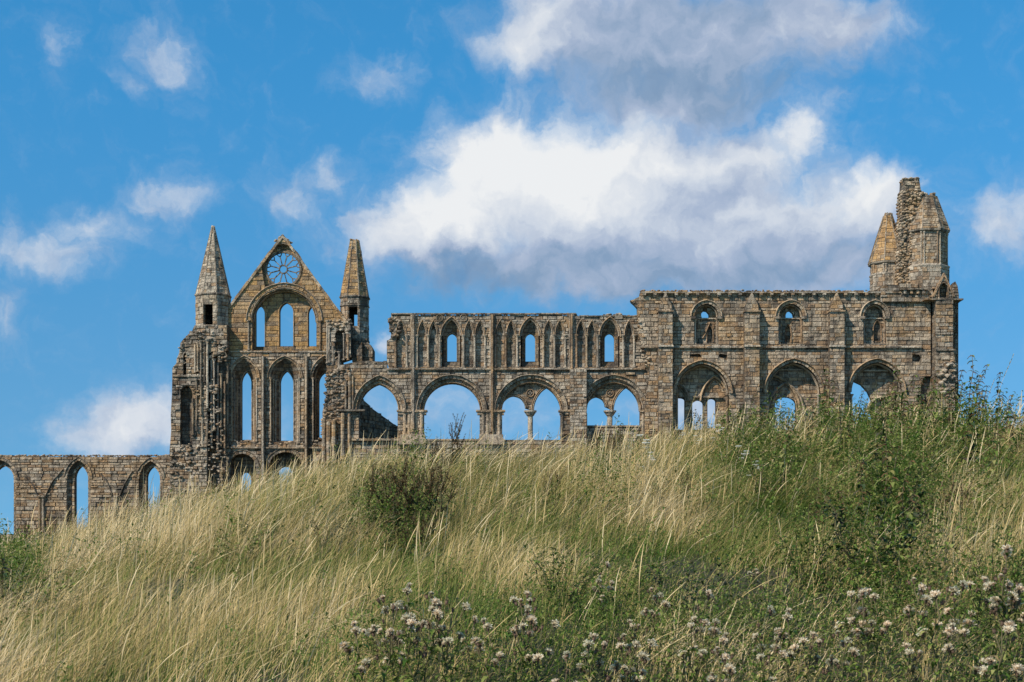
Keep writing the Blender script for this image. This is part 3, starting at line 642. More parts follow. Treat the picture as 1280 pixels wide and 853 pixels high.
# ================================================================== D: the arcade wall
def arcade_wall():
    fr = front(200); rt = root('arcade_ruin', fr.pt(610, 660), 'middle ruin of four wide arches below a row of narrow pointed arcading', 'ruin'); S = Stones(rt)
    yb = 680; yt = 461
    # upper storey
    left = [(486, 461), (483.5, 452), (483.5, 426), (488, 424), (489, 418), (487, 412), (486, 405), (488, 399), (489, 394.5)]
    top = [(489, 393)]; x = 489
    while x < 795:
        yy = 393 + (0 if x < 720 else 2.4) + R.choice((R.uniform(-.6, .5), R.uniform(0, 1.8))); top += [(x, yy), (x + 9, yy)]; x += 9.3
    up = left + top + [(812, 396), (812, 461)]
    holes = []; backs = []; nl = []
    cols = [(494, 0), (509, 0)]
    nb = [(501.5, 5.6)] + [(c, 5.2) for c in (528.2, 542)] + [(c, 5.4) for c in (586.5, 600.2)] + [(c, 5.3) for c in (625.5, 639)] + [(c, 5.4) for c in (686, 700)] + [(c, 5.2) for c in (726.5, 740)] + [(786.5, 5.2)]
    wn = [564.5, 663, 762.5]
    for c, hw in nb: nl.append(arch(c, hw, 402, 419, 459, 7))
    for c in wn: holes.append(arch(c, 12, 398.5, 420, 459, 9)); backs.append(arch(c, 6, 416, 423, 451, 9))
    upc = [p for p in up]
    mb = MB(); slab(mb, fr, [upc] + nl + holes, -.42, 0); slab(mb, fr, [upc] + backs, -1.7, -.42 - .5); slab(mb, fr, [upc] + holes, -.921, -.42); mb.build('upper_wall', M['core'], rt)
    S.lay(fr, [upc] + nl + holes, 0, 'grey', (3, 4.6), (4.5, 10), miss=.02)
    for h in nl: S.lay(fr, [h], -.42, 'grey', (3.6, 5), (5, 8), proud=(.01, .05), joint=.2)
    for h, b in zip(holes, backs):
        mb = MB(); splay(mb, fr, offset(h, -1.6), -.45, b, -.98); mb.build('window_reveal', M['core'], rt)
        mb = MB(); ring(mb, fr, h[1:-1], .6, 2.6, 0, .30, .8); mb.build('hood_mould', M['grey'], rt)
        mb = MB(); ring(mb, fr, h[1:-1], -1.7, .5, -.25, .12, .3); ring(mb, fr, b, 0, 1.3, -.99, -.8, .3); mb.build('arch_roll', M['grey'], rt)
    for h in nl:
        mb = MB(); ring(mb, fr, h[1:-1], .2, 1.5, 0, .24, .75); mb.build('hood_mould', M['grey'], rt)
        mb = MB(); ring(mb, fr, h[1:-1], -1.5, .2, -.3, .1, .4); mb.build('arch_roll', M['grey'], rt)
        q = offset(h[1:-1], -2.6)
        for s in (0,):
            mb = MB(); ring(mb, fr, q[3:-3], -.5, .5, -.42, -.15, .5); mb.build('cusp', M['grey'], rt)
    for x in (494.5, 508.5, 521.3, 535.1, 549.6, 579.4, 593.4, 606.5, 619.3, 632.3, 646.5, 679.3, 693, 706.5, 720.6, 733.2, 747, 779, 792.5):
        mb = MB(); shaft(mb, fr, x, 1.35, 420.5, 460, .12); mb.build('colonnette', M['grey'], rt)
    for x in (549.5, 579.5):
        mb = MB(); pth = [(x + 4 * math.sin(a), 398 - 4 * math.cos(a)) for a in np.linspace(0, 2 * math.pi, 15)]; ring(mb, fr, pth, -.5, .9, 0, .26, .7)
        for a in (0, 2.1, 4.2): ring(mb, fr, [(x + 1.7 * math.sin(a) + 1.3 * math.sin(b), 398 - 1.7 * math.cos(a) - 1.3 * math.cos(b)) for b in np.linspace(0, 2 * math.pi, 9)], -.2, .4, 0, .2, .6)
        mb.build('trefoil_roundel', M['grey'], rt)
    mb = MB(); rubble(mb, fr, [(487, 398), (500, 398), (500, 416), (493, 424), (487, 414)], -.2, .25, 45, (.12, .28)); mb.build('broken_masonry', M['dark'], rt, stuff=True)
    mb = MB(); string(mb, fr, 484, 806, 461.6, 0, .42, 1.9); mb.build('string_course', M['grey'], rt)
    for a_ in ((fr, 489, 720, 392.6, -.2, .25, 1.5, 14), (fr, 724, 796, 395.4, -.2, .2, 1.4, 14)):
        mb = MB(); string(mb, *a_); mb.build('coping', M['dark'], rt)
    mb = MB(); ragtop(mb, fr, [(490, 392.4), (720, 392.4)], -1.4, -.2, (.08, .17), 4.5); ragtop(mb, fr, [(722, 395), (796, 395)], -1.4, 0, (.1, .2), 4); ragtop(mb, fr, [(756, 394), (774, 393)], -1, 0, (.14, .28), 4)
    ragtop(mb, fr, [(430, 457), (484, 452.5)], -1, 0, (.14, .3), 3); mb.build('loose_top_stones', M['dark'], rt, stuff=True)
    # lower storey: four bays
    low = [(408, yb), (404, 560), (403, 515), (408, 495), (409, 458), (428, 456), (452, 451), (484, 452.5), (484, 461), (824, 461), (824, yb)]
    B = [(473, 24.5, 480, 513, 549), (564.7, 35.3, 479, 514, 549), (664, 36.8, 479, 514, 550), (767, 33.5, 479, 514, 532)]
    of = [arch(b[0] if i else 474.5, b[1] + 4.5, b[2] - 6, b[3], 516.5, 12) for i, b in enumerate(B)]
    inn = [arch(b[0], b[1], b[2], b[3], b[4], 12) for b in B]
    comb = []                                  # front order: wide arch above, narrow pier line below the capitals
    for i, b in enumerate(B):
        o_ = of[i]; lo_ = b[0] - b[1] + 0.5; hi_ = b[0] + b[1] - .5
        comb.append(o_[:-1] + [(o_[-1][0], 516.5)] + [(hi_, 516.6), (hi_, b[4]), (lo_, b[4]), (lo_, 516.6)])
    mb = MB(); slab(mb, fr, [low] + comb, -.5, 0); slab(mb, fr, [[(424, 463), (824, 463), (824, yb), (424, yb)]] + [arch(b[0], b[1], b[2], b[3], b[4], 12) for b in B], -1.7, -.5); mb.build('lower_wall', M['core'], rt)
    S.lay(fr, [low] + comb, 0, 'grey', (3.4, 5), (6, 13), miss=.012)
    for i, b in enumerate(B):
        o_, n_ = of[i], inn[i]
        mb = MB(); voussoirs(mb, fr, o_[1:-1], -.2, 3.0, -.4, .14, 4.6); voussoirs(mb, fr, n_[1:-1], -.1, 4.6, -.9, -.28, 4.8); mb.build('arch_ring', M['mix'], rt)
        mb = MB(); ring(mb, fr, o_[1:-1], 3.0, 4.8, 0, .42, .5); mb.build('hood_mould', M['grey'], rt)
        mb = MB(); ring(mb, fr, n_[1:-1], .2, 1.8, -.35, -.08, .8); ring(mb, fr, o_[1:-1], -1.7, -.1, -.4, -.02, .4); mb.build('arch_roll', M['grey'], rt)
    # piers: clustered shafts with capitals
    for c, xs in ((516, (506, 511.5, 520, 527)), (613.5, (604, 609.5, 618, 624)), (706, (702.5,)), (815, (804, 808))):
        for x in xs:
            mb = MB(); shaft(mb, fr, x, 2.2, 516, 547.5 if c < 700 else 545, .05); mb.build('pier_shaft', M['mix'], rt)
    for x0, x1 in ((496, 534), (595, 631.5), (698, 712), (800.5, 812)):
        mb = MB(); box(mb, fr, x0, x1, 512.8, 514.8, -1.2, .38, .7); box(mb, fr, x0 + 1.6, x1 - 1.6, 514.8, 518.5, -1.1, .24, .3); mb.build('capital', M['mix'], rt)
    for x0, x1 in ((500, 531), (599, 629)):
        mb = MB(); box(mb, fr, x0, x1, 543.5, 549, -1.2, .45, .5); box(mb, fr, x0 - 1.5, x1 + 1.5, 549, 556, -1.2, .6, .3); mb.build('pier_base', M['mix'], rt)
    # vault responds running the whole height
    for x in (516.5, 615, 714):
        for dx, r_, n in ((-1.9, 1.1, .22), (0.6, 1.5, .4), (3.0, .9, .2)):
            mb = MB(); lathe(mb, fr, x + dx, n, [(r_, 394), (r_, 460), (r_ * 1.3, 461), (r_, 462), (r_, 540 if x < 700 else 462.5)], 7, R.random()); mb.build('respond', M['grey'], rt)
    # buttress between the third and fourth bays
    bt = [(712, yb), (712, 463), (733, 463), (733, yb)]
    mb = MB(); slab(mb, fr, [bt], -.1, 1.1); mb.build('buttress', M['core'], rt); S.lay(fr, [bt], 1.1, 'grey', (3.6, 5), (5.5, 10), proud=(.02, .08))
    # sub-arches in bays three and four
    for bx, hl, hr, sill, cx in ((664, (642, 14.5, 495, 510), (684, 16.6, 484, 513), 550, 663), (767, (745.5, 11, 496, 508), (783.5, 15.8, 484, 513), 532, 763)):
        b = [q for q in B if q[0] == bx][0]
        o_ = arch(b[0], b[1] + .6, b[2] - .6, b[3], sill + 1, 12)
        hs = [arch(hl[0], hl[1], hl[2], hl[3], sill - .1, 8), arch(hr[0], hr[1], hr[2], hr[3], sill - .1, 8)]
        tymp = [p for p in o_[1:-1]]; tymp = [(tymp[0][0], 515)] + tymp + [(tymp[-1][0], 515)]
        # tympanum between the arches: everything above the two heads
        bnd = tymp + [(x, min(y, 515)) for x, y in reversed(hs[1][1:-1])] + [(x, min(y, 515)) for x, y in reversed(hs[0][1:-1])]
        mb = MB(); slab(mb, fr, [bnd], -1.3, -.75); mb.build('tympanum', M['core'], rt)
        S.lay(fr, [bnd], -.75, 'mix', (3, 4.4), (5, 9), proud=(.01, .05))
        for h in hs:
            mb = MB(); ring(mb, fr, h[1:-1], -.2, 2.2, -1.2, -.5, .5); ring(mb, fr, h[1:-1], 2.2, 3.8, -.8, -.55, .8); mb.build('sub_arch', M['grey'], rt)
        mb = MB(); shaft(mb, fr, cx, 3.3, 517, sill if sill > 540 else sill + 12, -1.0); mb.build('column', M['grey'], rt)
        mb = MB(); lathe(mb, fr, cx, -1.0, [(8, 512.5), (8, 514.5), (6.4, 515.5), (5, 518.5), (3.4, 520)], 12); mb.build('capital', M['grey'], rt)
        mb = MB(); pth = [(cx + 4.2 * math.sin(a), 491 - 4.2 * math.cos(a)) for a in np.linspace(0, 2 * math.pi, 17)]; ring(mb, fr, pth, -.6, 1, -.78, -.52, .8)
        for a in range(4): lathe(mb, fr, cx + 1.9 * math.sin(a * 1.57), -.66, [(1.1, 491 - 1.9 * math.cos(a * 1.57) - 1.1), (1.1, 491 - 1.9 * math.cos(a * 1.57) + 1.1)], 6, .05)
        mb.build('quatrefoil_roundel', M['grey'], rt)
    # the broken rubble pier at the left end with its shafts
    mb = MB(); rubble(mb, fr, [(408, 462), (436, 460), (434, 512), (405, 520)], -.1, .22, 260, (.10, .24)); rubble(mb, fr, [(403, 515), (425, 512), (424, 545), (402, 545)], .0, .3, 90, (.10, .22)); mb.build('rubble_core', M['mix'], rt, stuff=True)
    for x, r_, y0, y1, n in ((405.5, 2.6, 525, 580, .5), (411.5, 2.8, 528, 580, .7), (418, 2.8, 526, 580, .7), (429, 2.6, 517, 575, .5), (437.5, 1.9, 466, 512, .3), (441, 1.4, 470, 512, .2), (437, 2.0, 517, 575, .35), (432.5, 1.3, 478, 512, .3)):
        mb = MB(); yy = y0
        while yy < y1 - 1: e = min(yy + R.uniform(4, 6), y1); lathe(mb, fr, x, n, [(r_, yy + .25), (r_ * 1.04, (yy + e) / 2), (r_, e - .25)], 8, R.random()); yy = e
        lathe(mb, fr, x, n, [(r_ * .9, y0), (r_ * .9, y1)], 8, .3); mb.build('shaft', M['mix'], rt)
    mb = MB(); string(mb, fr, 424, 457, 513.5, 0, .75, 2.2, 14); mb.build('impost', M['dark'], rt)
    # low bank of masonry under the sills
    for a_ in ((fr, 440, 503, 550, -.5, .5, 2.4, 18), (fr, 531, 600, 550, -.5, .1, 2, 18), (fr, 735, 800, 533, -.5, .1, 2, 18)):
        mb = MB(); string(mb, *a_); mb.build('sill', M['mix'], rt)
    mb = MB(); ragtop(mb, fr, [(446, 549), (500, 549)], -1, .2, (.1, .22), 5); mb.build('sill_rubble', M['mix'], rt, stuff=True)
    S.finish()
arcade_wall()

# ================================================================== E: the buttressed wall
def buttressed_wall():
    fr = front(198.8); rt = root('buttressed_ruin', fr.pt(960, 640), 'weathered high ruin with three flat buttresses and three round-headed windows, left of the tower', 'ruin'); S = Stones(rt)
    yb = 680
    top = []; x = 802
    while x < 1160: yy = 364 + R.choice((R.uniform(-1.2, .8), R.uniform(0, 2.2))); top += [(x, yy), (x + R.uniform(5, 9), yy)]; x = top[-1][0] + .2
    left = [(806, yb), (806, 505), (812, 470), (812, 452), (808, 446), (806, 436), (801, 434), (801, 425), (797.5, 418), (800, 408), (797, 398), (796.5, 385), (793, 381), (789, 377.5), (788, 375.5), (799, 373.5), (800, 366)]
    out = left + top + [(top[-1][0] + .3, yb)]
    WU = [(883, 15, 380, 396, 430), (988.5, 15, 380, 396, 430), (1093.5, 14, 380, 396, 430)]
    WL = [(878, 33, 455, 492, yb + 4), (992, 33.5, 453, 492, yb + 4), (1095.5, 32, 453, 490, yb + 4)]
    hu = [arch(*w) for w in WU]; hl = [arch(*w, 12) for w in WL]
    # weather-beaten pockets in the face, and a blocked niche at the right
    pk = [[(862, 446), (863, 443), (875, 442.5), (877, 446.5)], [(898, 446), (900, 442), (909, 444), (908, 449)], [(1140.5, 452), (1140.5, 443), (1149, 443.5), (1152, 448), (1149.5, 452.5)]]
    dk = [[(1151.5, yb + 4), (1151.5, 478), (1156, 471), (1164.5, 471), (1164.5, yb + 4)]]
    mb = MB(); slab(mb, fr, [out] + hu + hl + pk + dk, -.7, 0); slab(mb, fr, [out] + hu + hl, -1.1, -.7); mb.build('wall_core', M['core'], rt)
    S.lay(fr, [out] + hu + hl + pk + dk, 0, 'mix', (3.4, 5.4), (6, 14), miss=.012, proud=(.02, .12))
    # inner skin with what is left of tracery and the aisle arches behind
    bu = [[(879.0, 396), (877.5, 394), (878, 390), (881, 387), (884.5, 387.5), (887.5, 391), (888, 396)], [(984, 396), (984, 392), (986, 388), (989.5, 387), (993, 390), (994.5, 396)]]
    nu = [arch(889, 3.2, 407, 414, 426, 5), arch(987, 3.0, 405, 412, 427, 5), arch(1099, 4.2, 400, 409, 425, 6)]
    inn = [(830, 375), (1150, 375), (1150, 440), (830, 440)]
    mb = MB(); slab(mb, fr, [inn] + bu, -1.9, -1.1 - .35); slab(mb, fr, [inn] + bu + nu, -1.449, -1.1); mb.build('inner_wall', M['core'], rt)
    for w, h in zip(WU, hu):
        S.lay(fr, [arch(*w)] + [q for q in bu + nu if abs(q[0][0] - w[0]) < 20], -1.1, 'mix', (3.6, 5), (5, 9), proud=(.01, .08), miss=.02)
        mb = MB(); splay(mb, fr, h, -.05, offset(h, -.6), -1.12); mb.build('window_reveal', M['core'], rt)
        mb = MB(); ring(mb, fr, h[1:-1], 3.2, 5.2, 0, .38, .6); mb.build('hood_mould', M['mix'], rt)
        mb = MB(); voussoirs(mb, fr, h[1:-1], .2, 3.2, -.2, .16, 4.4); ring(mb, fr, h[1:-1], -2.2, .1, -.6, -.15, .4); mb.build('arch_ring', M['mix'], rt)
        for sx in (-1, 1):
            mb = MB(); box(mb, fr, w[0] + sx * (w[1] + 1.5) - 3, w[0] + sx * (w[1] + 1.5) + 3, 396, 399, -.5, .35, .4); mb.build('impost', M['dark'], rt)
            mb = MB(); shaft(mb, fr, w[0] + sx * (w[1] - 1.2), 1.2, 400, 430, -.3); mb.build('shaft', M['grey'], rt)
        mb = MB(); box(mb, fr, w[0] - w[1] + 2, w[0] + w[1] - 2, 396.2, 397.6, -1.3, -.85, .6); mb.build('transom', M['grey'], rt)
    for h in nu:
        mb = MB(); ring(mb, fr, h, 0, 1.7, -1.3, -.9, .9); mb.build('tracery_scrap', M['grey'], rt)
    mb = MB(); ring(mb, fr, [(879.5, 422), (883, 416), (886, 408), (889, 402)], -.8, .8, -1.2, -.8, .9); mb.build('tracery_scrap', M['grey'], rt)
    # lower openings
    inl = [(836, 448), (1140, 448), (1140, yb), (836, yb)]
    sk = [arch(851, 6.6, 496, 499, 536, 4), arch(874, 6.8, 499, 504, 536, 4), arch(891.5, 5.2, 497, 501, 534, 4), arch(984.5, 13.2, 495, 505, 540, 6), [(951, 500), (957.5, 500), (957.5, 524), (951, 524)]]
    big3 = [(1058, 548), (1058, 473), (1068, 474), (1080, 479.5), (1088, 488), (1093, 499), (1095, 548)]
    mb = MB(); slab(mb, fr, [inl] + sk + [big3], -2.3, -1.6); mb.build('aisle_wall', M['core'], rt)
    for w, h in zip(WL, hl):
        S.lay(fr, [arch(w[0], w[1], w[2], w[3], 600, 12)] + [q for q in sk + [big3] if abs(q[0][0] - w[0]) < 45], -1.6, 'mix', (3.6, 5.2), (6, 11), proud=(.01, .07))
        mb = MB(); splay(mb, fr, h, -.05, h, -1.62); mb.build('arch_soffit', M['core'], rt)
        mb = MB(); ring(mb, fr, h[1:-1], 2.8, 5.2, 0, .5, .8); mb.build('hood_mould', M['grey'], rt)
        mb = MB(); voussoirs(mb, fr, h[1:-1], .1, 2.9, -.3, .2, 5); ring(mb, fr, h[1:-1], -2.4, .1, -.8, -.2, .4); mb.build('arch_ring', M['mix'], rt)
        for s_ in (-1, 1):
            mb = MB(); shaft(mb, fr, w[0] + s_ * (w[1] - 1.5), 1.6, 494, 560, -.5); mb.build('shaft', M['grey'], rt)
    for c, hw, ya, ys, t in ((895, 17, 469, 500, .7), (846, 16, 478, 500, .5), (984.5, 22, 478, 512, .4), (962, 40, 467, 512, .7), (1104, 16, 496, 515, .5)):
        p = arch(c, hw, ya, ys, ys + 12, 9); lim = [w for w in WL if abs(w[0] - c) < 45][0]
        p = [q for q in resample(p[1:-1], 3) if abs(q[0] - lim[0]) < lim[1] - 2]
        if len(p) > 3:
            mb = MB(); ring(mb, fr, p, -1.6, 2.4, -1.7, -1.0, t); ring(mb, fr, offset(p, -3), -.8, 1, -1.7, -1.3, t); mb.build('aisle_arch', M['mix'], rt)
    for a_ in ((fr, 960, 1022, 461, -1.6, -1.1, 1.8), (fr, 1064, 1126, 462, -1.6, -1.1, 1.8), (fr, 868, 905, 495, -1.6, -1.2, 2)):
        mb = MB(); string(mb, *a_); mb.build('lintel', M['mix'], rt)
    mb = MB(); slab(mb, fr, [[(1120, 470), (1150, 455), (1170, 455), (1170, yb), (1120, yb)]], -2.3, -1.0); mb.build('blocked_doorway', M['core'], rt)
    # buttresses
    for x0, x1 in ((822, 840), (929, 948), (1035, 1053.5)):
        body = [(x0, yb), (x0, 391), (x1, 391), (x1, yb)]; hd = [(x0 + 1, 391.4), (x0 + 1, 384), ((x0 + x1) / 2 - 1, 368), ((x0 + x1) / 2 + 1, 368), (x1 - 1, 384), (x1 - 1, 391.4)]
        mb = MB(); slab(mb, fr, [body], -.1, 1.15); slab(mb, fr, [hd], -.1, .9); b = mb.build('buttress', M['core'], rt)
        S.lay(fr, [body], 1.15, 'mix', (3.8, 5.2), (5, 10), parent=b, proud=(.02, .08)); S.lay(fr, [hd], .9, 'mix', (3.8, 5), (5, 9), parent=b, proud=(.02, .06))
        mb = MB(); box(mb, fr, x0 - .8, x1 + .8, 390, 391.8, -.05, 1.36, .8); box(mb, fr, x0 - .6, x1 + .6, 433.4, 435.4, 1.1, 1.42, .6); mb.build('weathering', M['grey'], b)
    for a, c in ((802, 822), (840, 929), (948, 1035), (1053.5, 1152)): mb = MB(); string(mb, fr, a, c, 434.4, 0, .38, 1.9); mb.build('string_course', M['grey'], rt)
    x = 805
    while x < 1098:
        if not any(a - 3 < x < b + 3 for a, b in ((824, 838), (932, 945), (1038, 1050))):
            mb = MB(); box(mb, fr, x - 2, x + 2, 367.6, 369.6, -.05, .55, R.random()); box(mb, fr, x - 1.6, x + 1.6, 369.6, 371.4, -.05, .36, R.random()); mb.build('corbel', M['grey'], rt)
        x += 13.3 if x < 900 else 13.15
    mb = MB(); string(mb, fr, 802, 1162, 366.4, -.1, .5, 1.8, 12); mb.build('parapet_course', M['grey'], rt)
    mb = MB(); ragtop(mb, fr, [(802, 363.4), (1100, 363.4)], -1, .1, (.1, .2), 3.4); mb.build('loose_top_stones', M['dark'], rt, stuff=True)
    mb = MB(); rubble(mb, fr, [(789, 375), (799, 374), (800, 384), (797, 384)], -.9, 0, 14, (.12, .25)); rubble(mb, fr, [(797, 400), (803, 400), (806, 436), (812, 446), (812, 468), (804, 452)], -.5, .12, 45, (.12, .26)); mb.build('toothed_edge', M['mix'], rt, stuff=True)
    S.finish()
buttressed_wall()

# ================================================================== F: the end tower
def end_tower():
    fr = front(198.6); rt = root('ruined_tower', fr.pt(1150, 640), 'ruined corner tower at the right end, two squat turrets and ragged rubble upright', 'tower'); S = Stones(rt)
    yb = 680
    # corner pier
    cp = [(1165.5, yb), (1165.5, 470), (1166, 377), (1188, 377), (1188, 440), (1190, 450), (1191, yb)]
    mb = MB(); slab(mb, fr, [cp], -4, 1.3); slab(mb, fr, [[(1186, yb), (1186, 377), (1200.5, 377), (1200.5, yb)]], -5, -.9); mb.build('corner_buttress', M['core'], rt)
    S.lay(fr, [cp], 1.3, 'mix', (3.8, 5.4), (5.5, 11), miss=.012)
    S.lay(fr, [[(1188, yb), (1188, 377), (1200.5, 377), (1200.5, yb)]], -.9, 'dark', (4, 6), (4, 7))  # shaded right face of the buttress, its shade put into darker stone
    for a_ in ((fr, 1152, 1201, 376.6, -.2, 1.55, 1.8, 14), (fr, 1166, 1190, 439.5, 1.2, 1.6, 2), (fr, 1186, 1201, 376.6, -1.2, -.6, 2)):
        mb = MB(); string(mb, *a_); mb.build('string_course', M['dark'], rt)
    mb = MB(); rubble(mb, fr, [(1167, 458), (1190, 452), (1193, 480), (1195, 500), (1168, 495)], .9, 1.6, 75, (.15, .4)); mb.build('broken_masonry', M['grey'], rt, stuff=True)
    # gabled niche
    gb = [(1164, 376), (1164, 372), (1176, 347), (1188, 372), (1188, 376)]; nh = arch(1176, 5, 357, 363, 374, 6)
    mb = MB(); slab(mb, fr, [gb, nh], .4, 1.3); slab(mb, fr, [gb], -2.5, .4); nc = mb.build('gabled_niche', M['core'], rt)
    S.lay(fr, [gb, nh], 1.3, 'grey', (3.4, 4.6), (4, 8), parent=nc)
    mb = MB(); ring(mb, fr, [(1163, 373.5), (1176, 346), (1189, 373.5)], -1, 1.2, .9, 1.55, .9, False); ring(mb, fr, nh, .1, 1.8, 1.2, 1.5, .95); mb.build('niche_moulding', M['grey'], nc)
    # little pinnacle at the far right
    pn = [(1189.5, 376), (1189.5, 366), (1193, 354), (1195.5, 351), (1198.5, 357), (1200, 368), (1200, 376)]
    mb = MB(); slab(mb, fr, [pn], -2, -.5); slab(mb, fr, [[(1186, 376), (1186, 351), (1193, 350), (1193, 376)]], -3.5, -2.1); p = mb.build('pinnacle', M['core'], rt); S.lay(fr, [pn], -.5, 'grey', (3.5, 5), (5, 8), parent=p)
    # base block the turrets stand on
    bl = [(1100, 378), (1100, 359), (1112, 356), (1124, 357), (1136, 355), (1166, 355), (1166, 378)]
    mb = MB(); slab(mb, fr, [bl], -5, .15); mb.build('tower_base', M['core'], rt); S.lay(fr, [bl], .15, 'grey', (3.6, 5), (5, 10), miss=.02)
    mb = MB(); string(mb, fr, 1124, 1158, 362.5, .1, .75, 1.8, 12); mb.build('string_course', M['dark'], rt)
    for x in (1130, 1138, 1146, 1153): mb = MB(); box(mb, fr, x - 1.6, x + 1.6, 364, 368, .1, .6, R.random()); mb.build('corbel', M['grey'], rt)
    # turrets
    def tur(cx, nc_, rs, yt, rt0, ycor, r, ymid, rl, ybot, label, m):
        t = MB(); box(t, fr, cx - 2, cx + 2, ybot - 1, ybot, nc_ - .2, nc_ + .2); tu = t.build('turret', M['core'], rt, label=label)
        octo(S, fr, cx, nc_, r, ycor + 2, r, ymid, 'mix', tu, courses=(3.6, 5), w=(4, 8))
        octo(S, fr, cx, nc_, rl, ymid, rl, ybot, 'grey', tu, courses=(3.8, 5.4), w=(5, 10))
        octring(fr, cx, nc_, [(r - 1, ycor + 3), (rs - 1, ycor + 2), (rs + .4, ycor + .8), (rs + .4, ycor - .8), (rs - 1.5, ycor - 1.5)], tu)
        octring(fr, cx, nc_, [(rl - 1, ymid + 2), (rl + 1, ymid + 1.6), (rl + 1, ymid), (r, ymid - 2.2)], tu, 'string_course', 'grey')
        for i in range(8):
            a = math.pi / 8 + i * math.pi / 4; rr = (r + .4) / math.cos(math.pi / 8)
            for da in (-.07, .07):
                mb = MB(); shaft(mb, fr, cx + rr * math.sin(a + da), .75, ycor + 4, ymid - 1, nc_ + rr * math.cos(a + da) * fr.k); 
                if mb.v and math.cos(a) > -.3: mb.build('shaft', M['grey'], tu)
        t = MB(); box(t, fr, cx - 1, cx + 1, yt + 1, yt + 2, nc_ - .1, nc_ + .1); sp = t.build('broken_spire', M[m], rt)
        octo(S, fr, cx, nc_, rt0, yt, rs, ycor - 1, m, sp, courses=(3.4, 4.6), w=(5, 10), name='spire_wall', ribs=True)
        t = MB()
        for i in range(60):
            a = R.uniform(0, 6.3); q = rt0 * .1 * R.uniform(.5, 1.0); lump(t, fr.pt(cx, yt + R.uniform(-3.2, 1.5), nc_) + fr.U * (q * math.cos(a)) + fr.N * (q * math.sin(a)), R.uniform(.1, .2), .16, R.uniform(.1, .22))
        t.build('broken_tip', M['grey'], sp, stuff=True)
    tur(1163.5, -2.4, 27, 241, 12, 287, 24, 331, 26.5, 362, 'wide octagonal turret with a squat broken spire', 'mix')
    tur(1121, -4.7, 23, 260, 4.8, 322, 20.5, 336, 21, 364, 'narrower octagonal turret with a leaning broken spire', 'warm')
    # ragged upright
    up = [(1127, 366), (1127, 340), (1126, 320), (1129, 300), (1128, 285), (1131, 268), (1131, 245), (1133, 232), (1133.5, 221), (1152, 220.5), (1154, 234), (1156.5, 239), (1153, 262), (1146, 286), (1142, 310), (1140, 366)]
    mb = MB(); slab(mb, fr, [up], -3.6, -1.2); mb.build('rubble_upright', M['core'], rt)
    S.lay(fr, [[(1134, 236), (1133.5, 221), (1152, 220.5), (1154, 236)]], -1.2, 'mix', (3, 4.2), (4, 8))
    mb = MB(); rubble(mb, fr, up[:7] + [(1133, 236), (1154, 236)] + up[11:], -1.35, -1.05, 430, (.10, .24)); ragtop(mb, fr, [(1133, 221), (1152, 220.5)], -3, -1.2, (.14, .26), 3)
    for y in range(236, 366, 4):
        for n in (-3.4, -2.6, -1.8): lump(mb, fr.pt(cuts([up], y)[0][0] + R.uniform(-.5, .8), y, n), .22, .4, .2)
    mb.build('rubble_core', M['mix'], rt, stuff=True)
    S.finish()
end_tower()
# ================================================================== VEGETATION ON THE BANK
rng = np.random.default_rng(5)
def vnoise(seed, sc):
    r = np.random.default_rng(seed); T = r.random((64, 64))
    def f(x, y):
        u = x / sc; v = y / sc; i = np.floor(u).astype(int); j = np.floor(v).astype(int); a = u - i; b = v - j
        a = a * a * (3 - 2 * a); b = b * b * (3 - 2 * b); i %= 64; j %= 64; i1 = (i + 1) % 64; j1 = (j + 1) % 64
        return (T[i, j] * (1 - a) + T[i1, j] * a) * (1 - b) + (T[i, j1] * (1 - a) + T[i1, j1] * a) * b
    return f
gz = np.vectorize(ground_z)
n1, n2, n3, n4 = vnoise(1, .9), vnoise(2, .35), vnoise(3, 2.2), vnoise(4, .16)
def patch(px, py, L):
    s = np.zeros_like(px); py = np.minimum(py, 855)
    for x, y, rx, ry, w in L: s = np.maximum(s, w * np.exp(-((px - x) / rx) ** 2 - ((py - y) / ry) ** 2))
    return s
WEED = [(640, 850, 170, 62, 1.0), (800, 800, 110, 70, .9), (940, 800, 110, 70, .9), (1100, 800, 120, 90, 1), (1230, 820, 120, 80, 1), (510, 830, 90, 60, .85),
        (1110, 640, 80, 110, .95), (1080, 560, 90, 40, .8), (1210, 600, 80, 70, .6), (960, 590, 60, 50, .7), (498, 655, 45, 40, 1.35), (930, 640, 70, 40, .4), (290, 700, 40, 30, .3), (20, 740, 35, 60, .8), (760, 620, 40, 50, .35), (1000, 700, 60, 60, .5)]
GREEN = [(620, 660, 150, 60, .6), (900, 620, 130, 70, .5), (1240, 680, 70, 90, .9), (330, 700, 120, 60, .45), (600, 760, 120, 50, .55), (440, 650, 60, 50, .5), (740, 740, 110, 60, .6), (1000, 640, 120, 90, .6), (60, 830, 120, 50, .4)]
def mesh_np(name, V, Fq, tone, m):
    me = bpy.data.meshes.new(name); me.vertices.add(len(V)); me.vertices.foreach_set('co', V.ravel().astype(np.float32))
    me.loops.add(Fq.size); me.loops.foreach_set('vertex_index', Fq.ravel().astype(np.int32))
    me.polygons.add(len(Fq)); me.polygons.foreach_set('loop_start', np.arange(0, Fq.size, 4, dtype=np.int32))
    me.update(calc_edges=True)
    a = me.attributes.new('tone', 'FLOAT', 'POINT'); a.data.foreach_set('value', tone.astype(np.float32)); me.materials.append(m)
    return me
